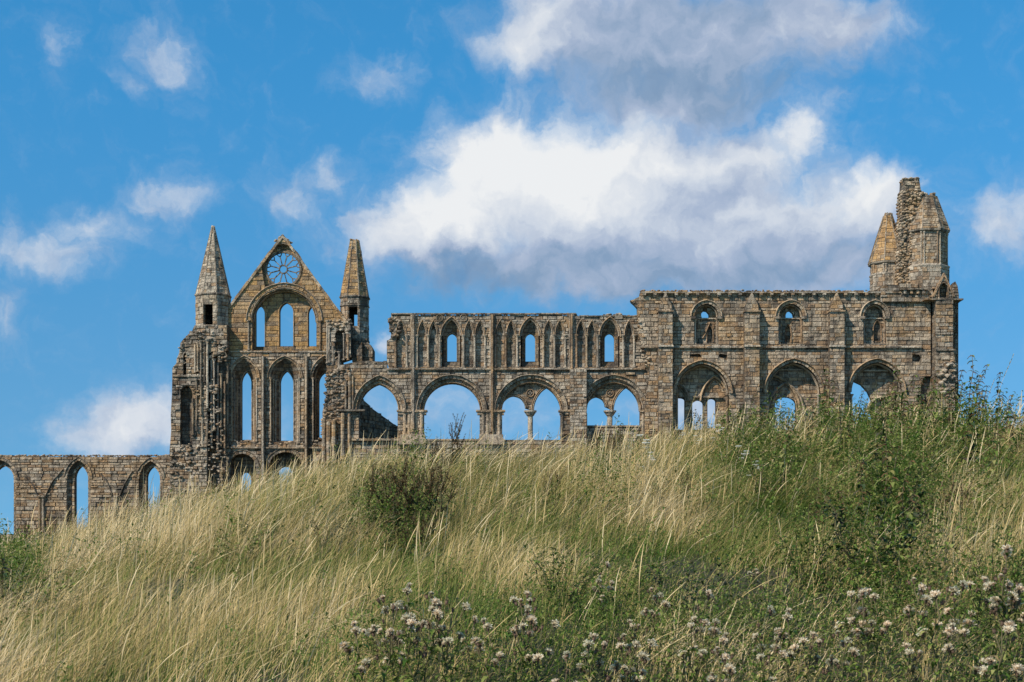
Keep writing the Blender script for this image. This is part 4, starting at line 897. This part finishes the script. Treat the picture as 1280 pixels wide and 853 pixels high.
def blades(n, y0, y1, hfun, tonefun, wid, segs, lean, keep, seedp=0.0, bias=.5):
    Y = y0 + (y1 - y0) * rng.random(n) ** bias; X = (rng.random(n) * 2 - 1) * (.38 * Y + 1.2)
    Z = gz(X, Y); px = 640 + F * X / Y; py = 700 - F * Z / Y
    k = rng.random(n) < keep(X, Y, px, py); X, Y, Z, px, py = X[k], Y[k], Z[k], px[k], py[k]; n = len(X)
    H = hfun(X, Y, px, py) * rng.uniform(.6, 1.2, n); tone = np.clip(tonefun(X, Y, px, py) + rng.normal(0, .17, n), 0, 1)
    la = rng.normal(.0, .6, n) + (n3(X + 9, Y) - .5) * 1.2; lm = np.clip(rng.normal(lean, .34, n) + (n1(X, Y + 7) - .5) * .5 + (n2(X + 4, Y) - .5) * .5, .03, 1.4)
    curl = rng.uniform(1.2, 2.4, n); droop = rng.uniform(.0, .45, n)
    t = np.linspace(0, 1, segs + 1)[None, :]; Hn = H[:, None]; L = lm[:, None]
    hx = L * Hn * t ** curl[:, None]; vz = Hn * t * (1 - (.28 * L + .25 * droop[:, None] * L) * t)
    cx = X[:, None] + hx * np.cos(la)[:, None]; cy = Y[:, None] + hx * np.sin(la)[:, None]; cz = Z[:, None] + vz - .02
    wob = rng.normal(0, .010, (n, 1)) * np.sin(t * 5 + rng.random((n, 1)) * 6); cx = cx + wob
    fa = rng.uniform(-.9, .9, n); sx = np.cos(fa)[:, None]; sy = np.sin(fa)[:, None]
    w = wid * rng.uniform(.6, 1.3, n)[:, None] * (1 - t ** 1.6 * .85)
    sd_ = (rng.random(n) < seedp)[:, None]
    w = np.where(sd_, np.where((t > .70) & (t < .99), wid * 1.55, wid * .45), w)
    V = np.stack([np.stack([cx - sx * w / 2, cy - sy * w / 2, cz], -1), np.stack([cx + sx * w / 2, cy + sy * w / 2, cz], -1)], 2)   # n, s, 2, 3
    V = V.reshape(-1, 3); b = (np.arange(n) * (segs + 1) * 2)[:, None] + (np.arange(segs) * 2)[None, :]
    Fq = np.stack([b, b + 1, b + 3, b + 2], -1).reshape(-1, 4)
    T = (tone[:, None, None] + (t * .12)[:, :, None] * np.ones((1, 1, 2))).reshape(-1) if True else None
    return V, Fq, np.clip(T, 0, 1)
def dry(X, Y, px, py):
    g_ = patch(px, py, GREEN); w_ = patch(px, py, WEED)
    return .66 + (n1(X, Y) - .5) * .6 + (n2(X, Y) - .5) * .45 - .36 * g_ - .10 * w_
def grass():
    K = lambda X, Y, px, py: np.clip((.45 + 1.0 * n1(X + 3, Y)) * (1 - .66 * patch(px, py, WEED)) * np.clip(2.2 * n2(X, Y + 5) - .25, .12, 1.5), 0, 1)
    A = blades(165000, 3.6, 16.4, lambda X, Y, px, py: (.20 + .24 * n1(X, Y) + .08 * n3(X, Y)) * (1 - .4 * patch(px, py, WEED)), dry, .0030, 4, .60, K, .14, .66)
    B = blades(62000, 3.6, 16.4, lambda X, Y, px, py: .11 + .16 * n2(X, Y), lambda X, Y, px, py: dry(X, Y, px, py) * .8 - .22, .0042, 3, .45, K, 0, .7)
    C = blades(4200, 5.5, 16.2, lambda X, Y, px, py: .34 + .26 * n1(X, Y), lambda X, Y, px, py: .84 + 0 * X, .0030, 7, .45, lambda X, Y, px, py: np.clip(.4 + n1(X + 3, Y) - .4 * patch(px, py, WEED), 0, 1), .75, .45)
    D = blades(3200, 13.2, 16.0, lambda X, Y, px, py: .26 + .32 * n2(X, Y), lambda X, Y, px, py: .82 + 0 * X, .0036, 7, .62, lambda X, Y, px, py: np.clip(.25 + 1.1 * n2(X + 3, Y), 0, 1), .65, 1)
    off = 0; Vs = []; Fs = []; Ts = []
    for V, Fq, T in (A, B, C, D): Vs.append(V); Fs.append(Fq + off); Ts.append(T); off += len(V)
    me = mesh_np('long_grass', np.concatenate(Vs), np.concatenate(Fs), np.concatenate(Ts), M['grass'])
    o = bpy.data.objects.new('long_grass', me); COL.objects.link(o); o['kind'] = 'stuff'; o['label'] = 'long straw-coloured and green grass leaning in the wind over the whole bank'; o['category'] = 'grass'
grass()
def leaves_np(P, D, L, Wd, tone, fold=.25):
    """P base, D unit direction, two quads folded along the midrib"""
    n = len(P); up = np.array([0, 0, 1.0]); S = np.cross(D, up); S /= (np.linalg.norm(S, axis=1, keepdims=True) + 1e-6); Nn = np.cross(S, D)
    L = L[:, None]; Wd = Wd[:, None]; tip = P + D * L - np.array([0, 0, .18]) * L; m = P + D * L * .45 + Nn * L * .04
    a = m + S * Wd / 2 + Nn * Wd * fold; b = m - S * Wd / 2 + Nn * Wd * fold
    V = np.stack([P, a, tip, m, b], 1).reshape(-1, 3); i = (np.arange(n) * 5)[:, None]
    Fq = np.concatenate([i + np.array([[0, 1, 2, 3]]), i + np.array([[0, 3, 2, 4]])], 1).reshape(-1, 4)
    return V, Fq, np.repeat(tone, 5)
def undergrowth():
    n = 17000; Y = 3.6 + 12.6 * rng.random(n) ** .75; X = (rng.random(n) * 2 - 1) * (.38 * Y + 1); Z = gz(X, Y); px = 640 + F * X / Y; py = 700 - F * Z / Y
    k = rng.random(n) < np.clip(patch(px, py - 15, WEED) * 1.5 * (.3 + n2(X + 2, Y)) - .04, .05, 1); X, Y, Z, px, py = X[k], Y[k], Z[k], px[k], py[k]; n = len(X)
    H = .13 + .24 * n1(X, Y + 2) + rng.random(n) * .13; q = 30
    t = rng.uniform(.12, 1, (n, q)); an = rng.uniform(0, 6.283, (n, q)); r = rng.uniform(.005, .09, (n, q)) * (1.15 - t * .7)
    P = np.stack([X[:, None] + r * np.cos(an), Y[:, None] + r * np.sin(an), Z[:, None] + H[:, None] * t], -1).reshape(-1, 3)
    el_ = rng.uniform(-.2, 1.1, n * q); a2 = an.ravel() + rng.normal(0, .5, n * q); D = np.stack([np.cos(a2) * np.cos(el_), np.sin(a2) * np.cos(el_), np.sin(el_)], -1)
    L = rng.uniform(.016, .038, n * q) * np.repeat(Y ** .35 / 2.2, q); tone = np.clip(rng.uniform(0, 1, n * q) * .7 + np.repeat(n2(X, Y), q) * .3, 0, 1)
    V, Fq, T = leaves_np(P, D, L, L * .42, tone)
    me = mesh_np('undergrowth', V, Fq, T, M['leaf']); o = bpy.data.objects.new('low_weeds', me); COL.objects.link(o); o['kind'] = 'stuff'; o['label'] = 'low small-leaved green weeds growing through the grass'; o['category'] = 'weeds'
    print('weeds', n * q)
undergrowth()
def tall_weeds():
    T_ = [(1110, 640, 75, 100, 1.0), (1080, 560, 100, 40, 1), (1210, 580, 80, 60, .95), (960, 580, 70, 40, .9), (500, 630, 40, 35, .7), (290, 705, 38, 30, .25), (8, 760, 26, 45, .6), (1085, 730, 60, 50, .8), (1190, 660, 60, 50, .5), (1000, 640, 40, 60, .6), (760, 590, 30, 30, .5)]
    n = 5200; Y = 6 + 9.6 * rng.random(n) ** .8; X = (rng.random(n) * 2 - 1) * (.36 * Y + .6); Z = gz(X, Y); px = 640 + F * X / Y; py = 700 - F * Z / Y
    k = rng.random(n) < np.clip(patch(px, py, T_) * (1.3 * n2(X + 8, Y)) - .12, 0, 1); X, Y, Z, px, py = X[k], Y[k], Z[k], px[k], py[k]; n = len(X)
    H = .26 + .30 * n1(X + 5, Y) + rng.random(n) * .12; q = 44
    t = rng.uniform(.15, 1, (n, q)); an = rng.uniform(0, 6.283, (n, q)); r = rng.uniform(.004, .06, (n, q)) * (1.2 - t * .8); lx = rng.normal(.05, .05, (n, 1)) * t ** 1.5
    P = np.stack([X[:, None] + lx + r * np.cos(an), Y[:, None] + r * np.sin(an), Z[:, None] + H[:, None] * t], -1).reshape(-1, 3)
    el_ = rng.uniform(-.5, .8, n * q); a2 = an.ravel() + rng.normal(0, .4, n * q); D = np.stack([np.cos(a2) * np.cos(el_), np.sin(a2) * np.cos(el_), np.sin(el_)], -1)
    L = rng.uniform(.026, .072, n * q) * (1.15 - .55 * t.ravel()); tone = np.clip(rng.uniform(0, .62, n * q) + np.repeat(n2(X, Y), q) * .35, 0, 1)
    V, Fq, T = leaves_np(P, D, L, L * .45, tone)
    me = mesh_np('tall_weeds', V, Fq, T, M['leaf']); o = bpy.data.objects.new('tall_weeds', me); COL.objects.link(o); o['kind'] = 'stuff'; o['label'] = 'knee-high leafy green weeds crowding the right of the bank and its crest'; o['category'] = 'weeds'
    print('tall', n)
tall_weeds()
def tube(mb, pts, r0, r1, seg=4, tone=.5):
    vs = []; n = len(pts)
    for i, p in enumerate(pts):
        p = Vector(p); d = (Vector(pts[min(i + 1, n - 1)]) - Vector(pts[max(i - 1, 0)])).normalized(); a = d.orthogonal().normalized(); b = d.cross(a); r = r0 + (r1 - r0) * i / (n - 1)
        vs += [p + a * r * math.cos(6.283 * k / seg) + b * r * math.sin(6.283 * k / seg) for k in range(seg)]
    mb.add(vs, [(i * seg + k, i * seg + (k + 1) % seg, (i + 1) * seg + (k + 1) % seg, (i + 1) * seg + k) for i in range(n - 1) for k in range(seg)], tone)
def leaf(mb, P, D, L, Wd, tone, droop=.18, sweep=0):
    P = Vector(P); D = Vector(D).normalized(); S = D.cross(Vector((0, 0, 1))); S = S.normalized() if S.length > .01 else Vector((1, 0, 0)); N_ = S.cross(D)
    m1 = P + D * L * .35 + N_ * L * .05; m2 = P + D * L * .72 - Vector((0, 0, droop * .35 * L)); tip = P + D * L - Vector((0, 0, droop * L))
    mb.add([P, m1 + S * Wd * .5 + N_ * Wd * .15, m2 + S * Wd * .36 + N_ * Wd * .1, tip, m2 - S * Wd * .36 + N_ * Wd * .1, m1 - S * Wd * .5 + N_ * Wd * .15, m1, m2],
           [(0, 1, 6), (0, 6, 5), (1, 2, 7, 6), (6, 7, 4, 5), (2, 3, 7), (7, 3, 4)], tone)
def stemcurve(h, lx, ly, n=6, kink=.02):
    return [Vector((lx * (i / n) ** 1.6 + R.uniform(-kink, kink) * (i > 0), ly * (i / n) ** 1.6 + R.uniform(-kink, kink) * (i > 0), h * i / n)) for i in range(n + 1)]
def at(c, t):
    f = t * (len(c) - 1); i = min(int(f), len(c) - 2); return c[i].lerp(c[i + 1], f - i)
def newroot(name):
    o = bpy.data.objects.new(name, None); COL.objects.link(o); o.empty_display_size = .1; return o
def proto_nettle(k):
    rt = newroot('nettle_plant'); sm = MB(); lf = MB(); tp = MB(); h = .62
    for s in range(2 + k % 3):
        x, y = (0, 0) if s == 0 else (R.uniform(-.09, .09), R.uniform(-.09, .09)); hh = h * (1 if s == 0 else R.uniform(.55, .9)); c = [Vector((x, y, 0)) + v for v in stemcurve(hh, R.uniform(-.02, .14), R.uniform(-.05, .05))]
        tube(sm, c, .0045, .002, 4, R.uniform(.1, .5)); nn = int(hh / .036)
        for i in range(2, nn + 1):
            t = i / nn; p = at(c, t); a = i * 1.57 + R.uniform(-.3, .3); L = (.085 if t < .8 else .055) * R.uniform(.7, 1.15) * (1.1 - .45 * t)
            for q in (0, math.pi): 
                if R.random() < .9: leaf(lf, p, (math.cos(a + q), math.sin(a + q), R.uniform(.0, .5)), L, L * .48, R.random(), R.uniform(.3, .8))
            if t > .5:
                for q in range(2):
                    b = R.uniform(0, 6.28); d = Vector((math.cos(b), math.sin(b), -.2)); e = p + d * .035; tube(tp, [p, p + d * .02, e - Vector((0, 0, .012))], .0035, .002, 3, R.random())
    sm.build('stem', M['stem'], rt); lf.build('foliage', M['dleaf' if k % 2 else 'leaf'], rt); tp.build('flower_strings', M['rust'], rt, stuff=True); return rt
def proto_bush(k):
    rt = newroot('leafy_weed'); sm = MB(); lf = MB(); h = .42
    for s in range(9):
        a = R.uniform(0, 6.28); c = [Vector((.05 * math.cos(a), .05 * math.sin(a), 0)) + v for v in stemcurve(h * R.uniform(.6, 1.1), .17 * math.cos(a) + .05, .17 * math.sin(a))]
        tube(sm, c, .004, .0018, 3, .3)
        for i in range(34):
            t = R.uniform(.15, 1); p = at(c, t) + Vector((R.uniform(-.03, .03), R.uniform(-.03, .03), R.uniform(-.02, .02))); b = R.uniform(0, 6.28); L = R.uniform(.022, .05)
            leaf(lf, p, (math.cos(b), math.sin(b), R.uniform(-.1, .9)), L, L * .5, R.random(), .3)
    sm.build('stem', M['stem'], rt); lf.build('foliage', M['leaf' if k % 2 == 0 else 'dleaf'], rt); return rt
def proto_dock(k):
    rt = newroot('dock_plant'); sm = MB(); lf = MB(); sd_ = MB(); h = .60
    for s in range(4):
        a = R.uniform(0, 6.28); c = [Vector((.03 * math.cos(a), .03 * math.sin(a), 0)) + v for v in stemcurve(h * R.uniform(.6, 1.0), .10 * math.cos(a) + .06, .08 * math.sin(a))]
        tube(sm, c, .005, .002, 4, .2); br = [(c, .45)]
        for q in range(5):
            p = at(c, R.uniform(.4, .75)); b = R.uniform(0, 6.28); e = p + Vector((math.cos(b) * .07, math.sin(b) * .07, R.uniform(.09, .18))); br.append(([p, p.lerp(e, .5) + Vector((math.cos(b) * .012, 0, 0)), e], .1)); tube(sm, br[-1][0], .0025, .0012, 3, .2)
        for cc, t0 in br:
            for i in range(46):
                p = at(cc, R.uniform(t0, 1)); b = R.uniform(0, 6.28); leaf(sd_, p, (math.cos(b), math.sin(b), R.uniform(-.4, .8)), R.uniform(.009, .018), R.uniform(.006, .011), R.random(), .1)
        for i in range(9):
            p = at(c, R.uniform(.05, .5)); b = R.uniform(0, 6.28); L = R.uniform(.05, .11); leaf(lf, p, (math.cos(b), math.sin(b), R.uniform(.1, .9)), L, L * .32, R.random(), .5)
    sm.build('stem', M['stem'], rt); lf.build('foliage', M['dleaf'], rt); sd_.build('seed_spikes', M['rust'], rt); return rt
def head_mesh(k):
    mb = MB()
    r = (.019, .023, .015)[k]
    for i in range(150):
        z = R.uniform(-.25, 1); a = R.uniform(0, 6.28); s = math.sqrt(1 - z * z) * (1.15 if k == 1 else .95); d = Vector((s * math.cos(a), s * math.sin(a), z)); q = d.orthogonal().normalized() * .0016; L = r * R.uniform(.6, 1.15)
        e = d * L + Vector((R.uniform(-.004, .004), R.uniform(-.004, .004), 0)); mb.add([d * .002 + q, d * .002 - q, e - q * 1.2, e + q * 1.2], [(0, 1, 2, 3)], R.random())
    b = len(mb.v); e_ = r * .55; mb.add([v * e_ * R.uniform(.85, 1.1) + Vector((0, 0, r * .35)) for v in ICV], ICF, .62)
    return mb.mesh('seed_head', M['fluff'])
def bract_mesh():
    mb = MB(); fr = Fr((0, 0, 0), (1, 0, 0), (0, 0, 1), (0, -1, 0), 1.0); lathe(mb, fr, 0, 0, [(.002, .014), (.006, .009), (.0072, .003), (.005, -.003), (.004, -.006)], 6, R.random())
    for i in range(12): a = i * .52; leaf(mb, (.005 * math.cos(a), .005 * math.sin(a), .0), (math.cos(a), math.sin(a), 1.2), .012, .003, R.random(), 0)
    return mb.mesh('bract', M['bract'])
HM = [head_mesh(k) for k in range(3)]; BM_ = bract_mesh()
def proto_thistle(k):
    rt = newroot('thistle'); sm = MB(); lf = MB(); h = .52; tips = []
    c = stemcurve(h, R.uniform(0, .10), R.uniform(-.04, .04)); tube(sm, c, .0048, .0024, 5, .35); tips.append((c[-1], c[-1] - c[-2]))
    for q in range(5 + k % 3):
        t = R.uniform(.5, .92); p = at(c, t); b = R.uniform(0, 6.28); l = R.uniform(.06, .13); e = p + Vector((math.cos(b) * l * .6, math.sin(b) * l * .6, l)); mid = p.lerp(e, .5) + Vector((math.cos(b) * .012, math.sin(b) * .012, -.006)); tube(sm, [p, mid, e], .0026, .0016, 4, .35); tips.append((e, e - mid))
        if R.random() < .6:
            b2 = b + R.uniform(-1.5, 1.5); e2 = mid + Vector((math.cos(b2) * .03, math.sin(b2) * .03, .045)); tube(sm, [mid, e2], .0018, .0014, 3, .35); tips.append((e2, e2 - mid))
        for i in range(3): pp = at([p, mid, e], R.random()); a = R.uniform(0, 6.28); L = R.uniform(.025, .05); leaf(lf, pp, (math.cos(a), math.sin(a), .5), L, L * .3, R.random(), .2)
    for i in range(34):
        p = at(c, R.uniform(.1, .9)); a = i * 2.4; L = R.uniform(.05, .10)
        leaf(lf, p, (math.cos(a), math.sin(a), R.uniform(.2, .9)), L, L * .26, R.random(), .5)
    sm.build('stem', M['stem'], rt); lf.build('foliage', M['leaf'], rt)
    for i, (e, d) in enumerate(tips):
        o = bpy.data.objects.new('bract', BM_); COL.objects.link(o); o.parent = rt; o.location = e; o.rotation_euler = d.to_track_quat('Z', 'Y').to_euler()
        if R.random() < .66:
            s = bpy.data.objects.new('seed_head', HM[(i + k) % 3]); COL.objects.link(s); s.parent = o; s.location = (0, 0, .006); s.scale = (R.choice((.55, .75, .95, 1.2)),) * 3; s.rotation_euler = (R.uniform(-.4, .4), R.uniform(-.4, .4), R.uniform(0, 6))
    return rt
def proto_umbel(k):
    rt = newroot('umbel_plant'); sm = MB(); lf = MB(); c = stemcurve(.55, R.uniform(0, .1), 0); tube(sm, c, .0035, .002, 4, .5); heads = [c[-1]]
    for q in range(4): p = at(c, R.uniform(.5, .8)); b = R.uniform(0, 6.28); e = p + Vector((math.cos(b) * .07, math.sin(b) * .05, R.uniform(.09, .16))); tube(sm, [p, p.lerp(e, .5) + Vector((0, 0, -.01)), e], .002, .0013, 3, .5); heads.append(e)
    for i in range(16): p = at(c, R.uniform(.1, .7)); a = R.uniform(0, 6.28); L = R.uniform(.04, .08); leaf(lf, p, (math.cos(a), math.sin(a), .5), L, L * .22, R.random(), .4)
    sm.build('stem', M['stem'], rt); lf.build('foliage', M['leaf'], rt)
    for e in heads:
        mb = MB()
        for i in range(60):
            a = R.uniform(0, 6.28); r_ = .034 * math.sqrt(R.random()); p = e + Vector((r_ * math.cos(a), r_ * math.sin(a), .010 + R.uniform(-.004, .004)))
            s = .0045; mb.add([p + Vector((-s, -s, 0)), p + Vector((s, -s, .001)), p + Vector((s, s * .3, .006)), p + Vector((-s, s * .3, .005))], [(0, 1, 2, 3)], R.random())
            if i % 6 == 0: tube(mb, [e - Vector((0, 0, .012)), p], .0007, .0006, 3, .3)
        mb.build('flower_head', M['white'], rt)
    return rt
def proto_tallgrass(k):
    rt = newroot('tall_grass_stem'); sm = MB(); sd_ = MB(); c = stemcurve(.95, .26, 0, 8, .004); tube(sm, c, .0022, .001, 4, .95)
    for i in range(70): p = at(c, R.uniform(.78, 1)); b = R.uniform(0, 6.28); leaf(sd_, p, (math.cos(b) * .4 + .3, math.sin(b) * .4, 1), R.uniform(.012, .024), .004, R.random(), 0)
    sm.build('stem', M['grass'], rt); sd_.build('seed_plume', M['grass'], rt); return rt
def kids(o): return [c for c in bpy.data.objects if c.parent == o]
def tree_of(o): return [(c, tree_of(c)) for c in kids(o)]
def copytree(o, tr, parent=None):
    c = o.copy(); COL.objects.link(c)
    if parent: c.parent = parent
    for q, t in tr: copytree(q, t, c)
    return c
def base_at(px, py):                         # where the ray through this ground pixel meets the bank
    best = None
    for Y in np.arange(3.6, 15.4, .05):
        X = (px - 640) / F * Y; q = 700 - ground_z(X, Y) * F / Y
        if q <= py: return X, Y
    return (px - 640) / F * 14.9, 14.9
class Kind:
    def __init__(s, protos, mul=1.0):
        s.mul = mul; s.p = [[o, None, False] for o in protos]
    def put(s, px, py, sc, label, cat, group, k=None, rz=None):
        e = s.p[(k if k is not None else R.randrange(len(s.p))) % len(s.p)]
        if e[1] is None: e[1] = tree_of(e[0])
        if not e[2]: o = e[0]; e[2] = True
        else: o = copytree(e[0], e[1])
        X, Y = base_at(px, py); o.location = (X, Y, ground_z(X, Y) - .01); o.rotation_euler = (0, 0, R.uniform(-.7, .7) if rz is None else rz); s_ = sc * s.mul; o.scale = (s_, s_, s_)
        o['label'] = label; o['category'] = cat; o['group'] = group; return o
    def clean(s):
        for o, t, u in s.p:
            if not u:
                for c in kids(o):
                    for d in kids(c): bpy.data.objects.remove(d)
                    bpy.data.objects.remove(c)
                bpy.data.objects.remove(o)
NE = Kind([proto_nettle(k) for k in range(5)], 1.38); BU = Kind([proto_bush(k) for k in range(3)], 1.35); DO = Kind([proto_dock(k) for k in range(3)], 1.4)
TH = Kind([proto_thistle(k) for k in range(5)], 1.06); UM = Kind([proto_umbel(k) for k in range(2)]); TG = Kind([proto_tallgrass(k) for k in range(2)], .85)
# (photo column, photo row of the foot, scale, where)
for i, (x, y, s, w) in enumerate([
    (1030, 575, .95, 'in front of the third flat buttress'), (1012, 570, .6, 'between the second and third flat buttresses'), (1075, 560, .62, 'low in the sky-filled arch beside the third buttress'), (1092, 566, .75, 'under the crown of the rightmost big arch'),
    (1115, 570, .95, 'against the right jamb of the rightmost big arch'), (1128, 600, .8, 'on the slope below the blocked doorway'), (1150, 566, .78, 'at the foot of the blocked doorway'), (1168, 575, .9, 'under the corner buttress of the tower'),
    (1182, 566, .86, 'overlapping the right edge of the corner buttress'), (1205, 560, .98, 'just clear of the tower against the blue sky'), (1222, 566, .80, 'second clump right of the tower against the sky'), (1246, 562, .80, 'dark clump under the small cloud at the right'),
    (1262, 585, .7, 'at the right edge below the skyline'), (1200, 610, .85, 'on the slope straight below the tower edge'), (1235, 620, .7, 'on the slope near the right edge, under the dark clump'), (1050, 612, .8, 'on the slope below the third buttress'),
    (968, 560, .66, 'at the skyline below the middle big arch'), (940, 566, .62, 'at the foot of the second flat buttress'), (1090, 622, .8, 'middle of the green patch below the rightmost arch'), (975, 610, .75, 'on the slope below the middle big arch'),
    (1105, 690, .9, 'tallest in the dark green patch at right centre'), (1075, 700, .7, 'left side of the dark green patch at right centre'), (1130, 715, .75, 'right side of the dark green patch at right centre'), (915, 556, .55, 'at the skyline beside the white umbels'),
    (1014, 700, .6, 'alone in pale grass left of the dark green patch')]):
    look = ['dark green nettle', 'bushy upright nettle', 'purple-topped nettle', 'slender nettle', 'broad-leaved nettle'][i % 5]
    NE.put(x, y, s, f'{look} {w}', 'nettle', 'nettles on the right of the bank', i)
for i, (x, y, s, w) in enumerate([
    (512, 665, .6, 'below the first arch of the arcade, rusty docks beside it'), (560, 590, .5, 'small and low under the second arch of the arcade'), (290, 730, .6, 'in a dark hollow of the grass below the gabled facade'), (320, 700, .6, 'just up the slope from the dark hollow'),
    (14, 790, .85, 'at the left edge of the picture'), (48, 800, .7, 'right of the big one at the left edge'), (925, 560, .75, 'on the crest under the second flat buttress'), (890, 562, .8, 'on the crest under the leftmost big arch'),
    (955, 640, .8, 'on the slope below the second flat buttress'), (1110, 650, 1.0, 'in the middle of the right-hand weeds'), (1085, 745, 1.0, 'at the lower end of the dark green patch'), (1130, 780, .9, 'just above the thistles at lower right'),
    (1010, 740, .8, 'between two stands of pale grass, right of centre'), (860, 570, .5, 'tiny on the crest left of the leftmost big arch'), (755, 600, .55, 'on the crest below the fourth arch of the arcade'), (830, 640, .5, 'low on the slope below the first flat buttress'),
    (160, 650, .45, 'at the foot of the low wall, right of its middle window'), (90, 668, .45, 'at the foot of the low wall, under its middle window'), (700, 770, .7, 'left of centre among the front thistles'), (850, 800, .7, 'right of centre among the front thistles'),
    (440, 640, .5, 'low in the grass under the rubble pier'), (1250, 760, .8, 'behind the rightmost thistles'), (410, 700, .5, 'alone in the grass left of the brown docks'), (452, 668, .6, 'at the left foot of the big brown docks'), (540, 668, .6, 'at the right foot of the big brown docks')]):
    BU.put(x, y, s, f'{["green", "dark", "fresh green"][i % 3]} small-leaved weed {w}', 'weed', 'leafy weeds on the bank', i)
for i, (x, y, s, w) in enumerate([(490, 690, .85, 'tallest, below the pier between the first two arches'), (522, 668, .6, 'right of the tallest one, under the second arch'), (473, 640, .6, 'left of the tallest one, under the first arch'), (562, 600, .75, 'on the crest in the middle of the second arch'),
    (545, 600, .5, 'on the crest, just left of the one in the second arch'), (752, 592, .7, 'on the crest between the third and fourth arches'), (765, 600, .55, 'on the crest under the fourth arch'), (688, 645, .5, 'small, on the slope under the plain buttress'), (148, 645, .5, 'at the foot of the low wall between its windows'),
    (175, 640, .5, 'at the foot of the low wall under its right window'), (30, 690, .6, 'at the foot of the low wall, far left'), (60, 690, .55, 'below the first pier of the low wall'), (850, 640, .4, 'small, below the first flat buttress'), (1190, 690, .6, 'on the right slope below the tower'), (515, 712, .6, 'at the lower end of the big brown clump, under the first arcade pier'), (462, 685, .7, 'at the lower left of the big brown clump'), (545, 682, .75, 'at the lower right of the big brown clump'), (498, 686, .8, 'in the middle of the big brown clump'), (525, 655, .6, 'at the back of the big brown clump')]):
    DO.put(x, y, s, f'rust-brown dock {w}', 'dock', 'brown docks gone to seed', i)
for i, (x, y, s, w) in enumerate([(800, 610, .8, 'below the fourth arch'), (808, 622, .65, 'second below the fourth arch, a little lower'), (848, 582, .6, 'on the crest left of the leftmost big arch'), (893, 580, .62, 'on the crest under the leftmost big arch'), (925, 620, .7, 'on the slope below the second buttress'), (940, 632, .6, 'lower of two below the second buttress'), (870, 584, .5, 'smallest on the crest, under the leftmost big arch')]):
    UM.put(x, y, s, f'white flat-topped umbel {w}', 'wildflower', 'white umbels on the slope', i)
for i, (x, y, s, w) in enumerate([(1232, 566, 1.05, 'tallest, bending over the sky at the right edge'), (1218, 566, .8, 'thinner one just left of the tallest'), (1150, 590, .9, 'crossing the corner of the tower'), (845, 585, .85, 'crossing the first flat buttress'), (862, 590, .8, 'crossing the leftmost big arch'), (1262, 580, .6, 'short one at the far right'), (640, 575, .45, 'in front of the column of the third arch'), (432, 590, .5, 'in front of the rubble pier'), (270, 640, .6, 'in front of the left buttress'), (310, 640, .6, 'under the left lancet')]):
    TG.put(x, y, s, f'tall pale grass stalk, {w}', 'grass stalk', 'tall grass stalks', i, rz=R.uniform(-.3, .3))
areas = [('at the bottom left of the weeds', [(440, 905, .85), (470, 890, .95), (500, 880, .8), (455, 850, .6)]),
    ('in the front clump under the first arch', [(510, 900, .9), (525, 860, .85), (545, 875, .9), (500, 830, .85), (480, 850, .7)]),
    ('in the pale clump below the second arch', [(640, 850, 1.0), (655, 870, .95), (665, 900, .9), (620, 880, .8), (590, 860, .7)]),
    ('at the bottom edge, in the middle', [(720, 910, .8), (745, 930, .9), (770, 920, .95), (700, 930, .8), (790, 935, .8)]),
    ('on the slope below the fourth arch', [(740, 780, .6), (760, 790, .55), (815, 820, .8), (790, 830, .7)]),
    ('below the first flat buttress', [(850, 860, .9), (880, 850, .8), (905, 880, .85), (930, 760, .55)]),
    ('at the bottom, below the middle big arch', [(960, 890, .9), (990, 870, 1.0), (1010, 900, .9), (940, 910, .8), (895, 930, .9)]),
    ('below the third flat buttress', [(1050, 840, .8), (1070, 870, .9), (1095, 850, .9), (1040, 910, .8)]),
    ('at lower right, below the tower', [(1130, 860, .9), (1160, 880, .95), (1185, 850, .8), (1120, 920, .9), (1200, 900, .9)]),
    ('at the bottom right corner', [(1240, 850, .95), (1265, 870, 1.0), (1225, 830, .8), (1255, 920, .9), (1275, 830, .8)]),
    ('on the right slope among the green weeds', [(1100, 640, .5), (1150, 690, .45), (1135, 640, .5), (1060, 640, .4)])]
ordn = ['leftmost', 'second from the left', 'third from the left', 'fourth from the left', 'rightmost']
kk = 0
for w, L in areas:
    L.sort()
    for j, (x, y, s) in enumerate(L):
        o_ = 'rightmost' if j == len(L) - 1 else ordn[j]
        TH.put(x + R.uniform(-14, 14), y + (38 if y > 790 else 16) + R.uniform(-14, 14), s * R.uniform(.85, 1.08), f'seeding thistle {w}, {o_} there', 'thistle', 'thistles gone to white down', kk); kk += 1
for K_ in (NE, BU, DO, TH, UM, TG): K_.clean()
if '_top' in bpy.data.objects: pass
for o in bpy.data.objects:
    if '_top' in o: del o['_top']
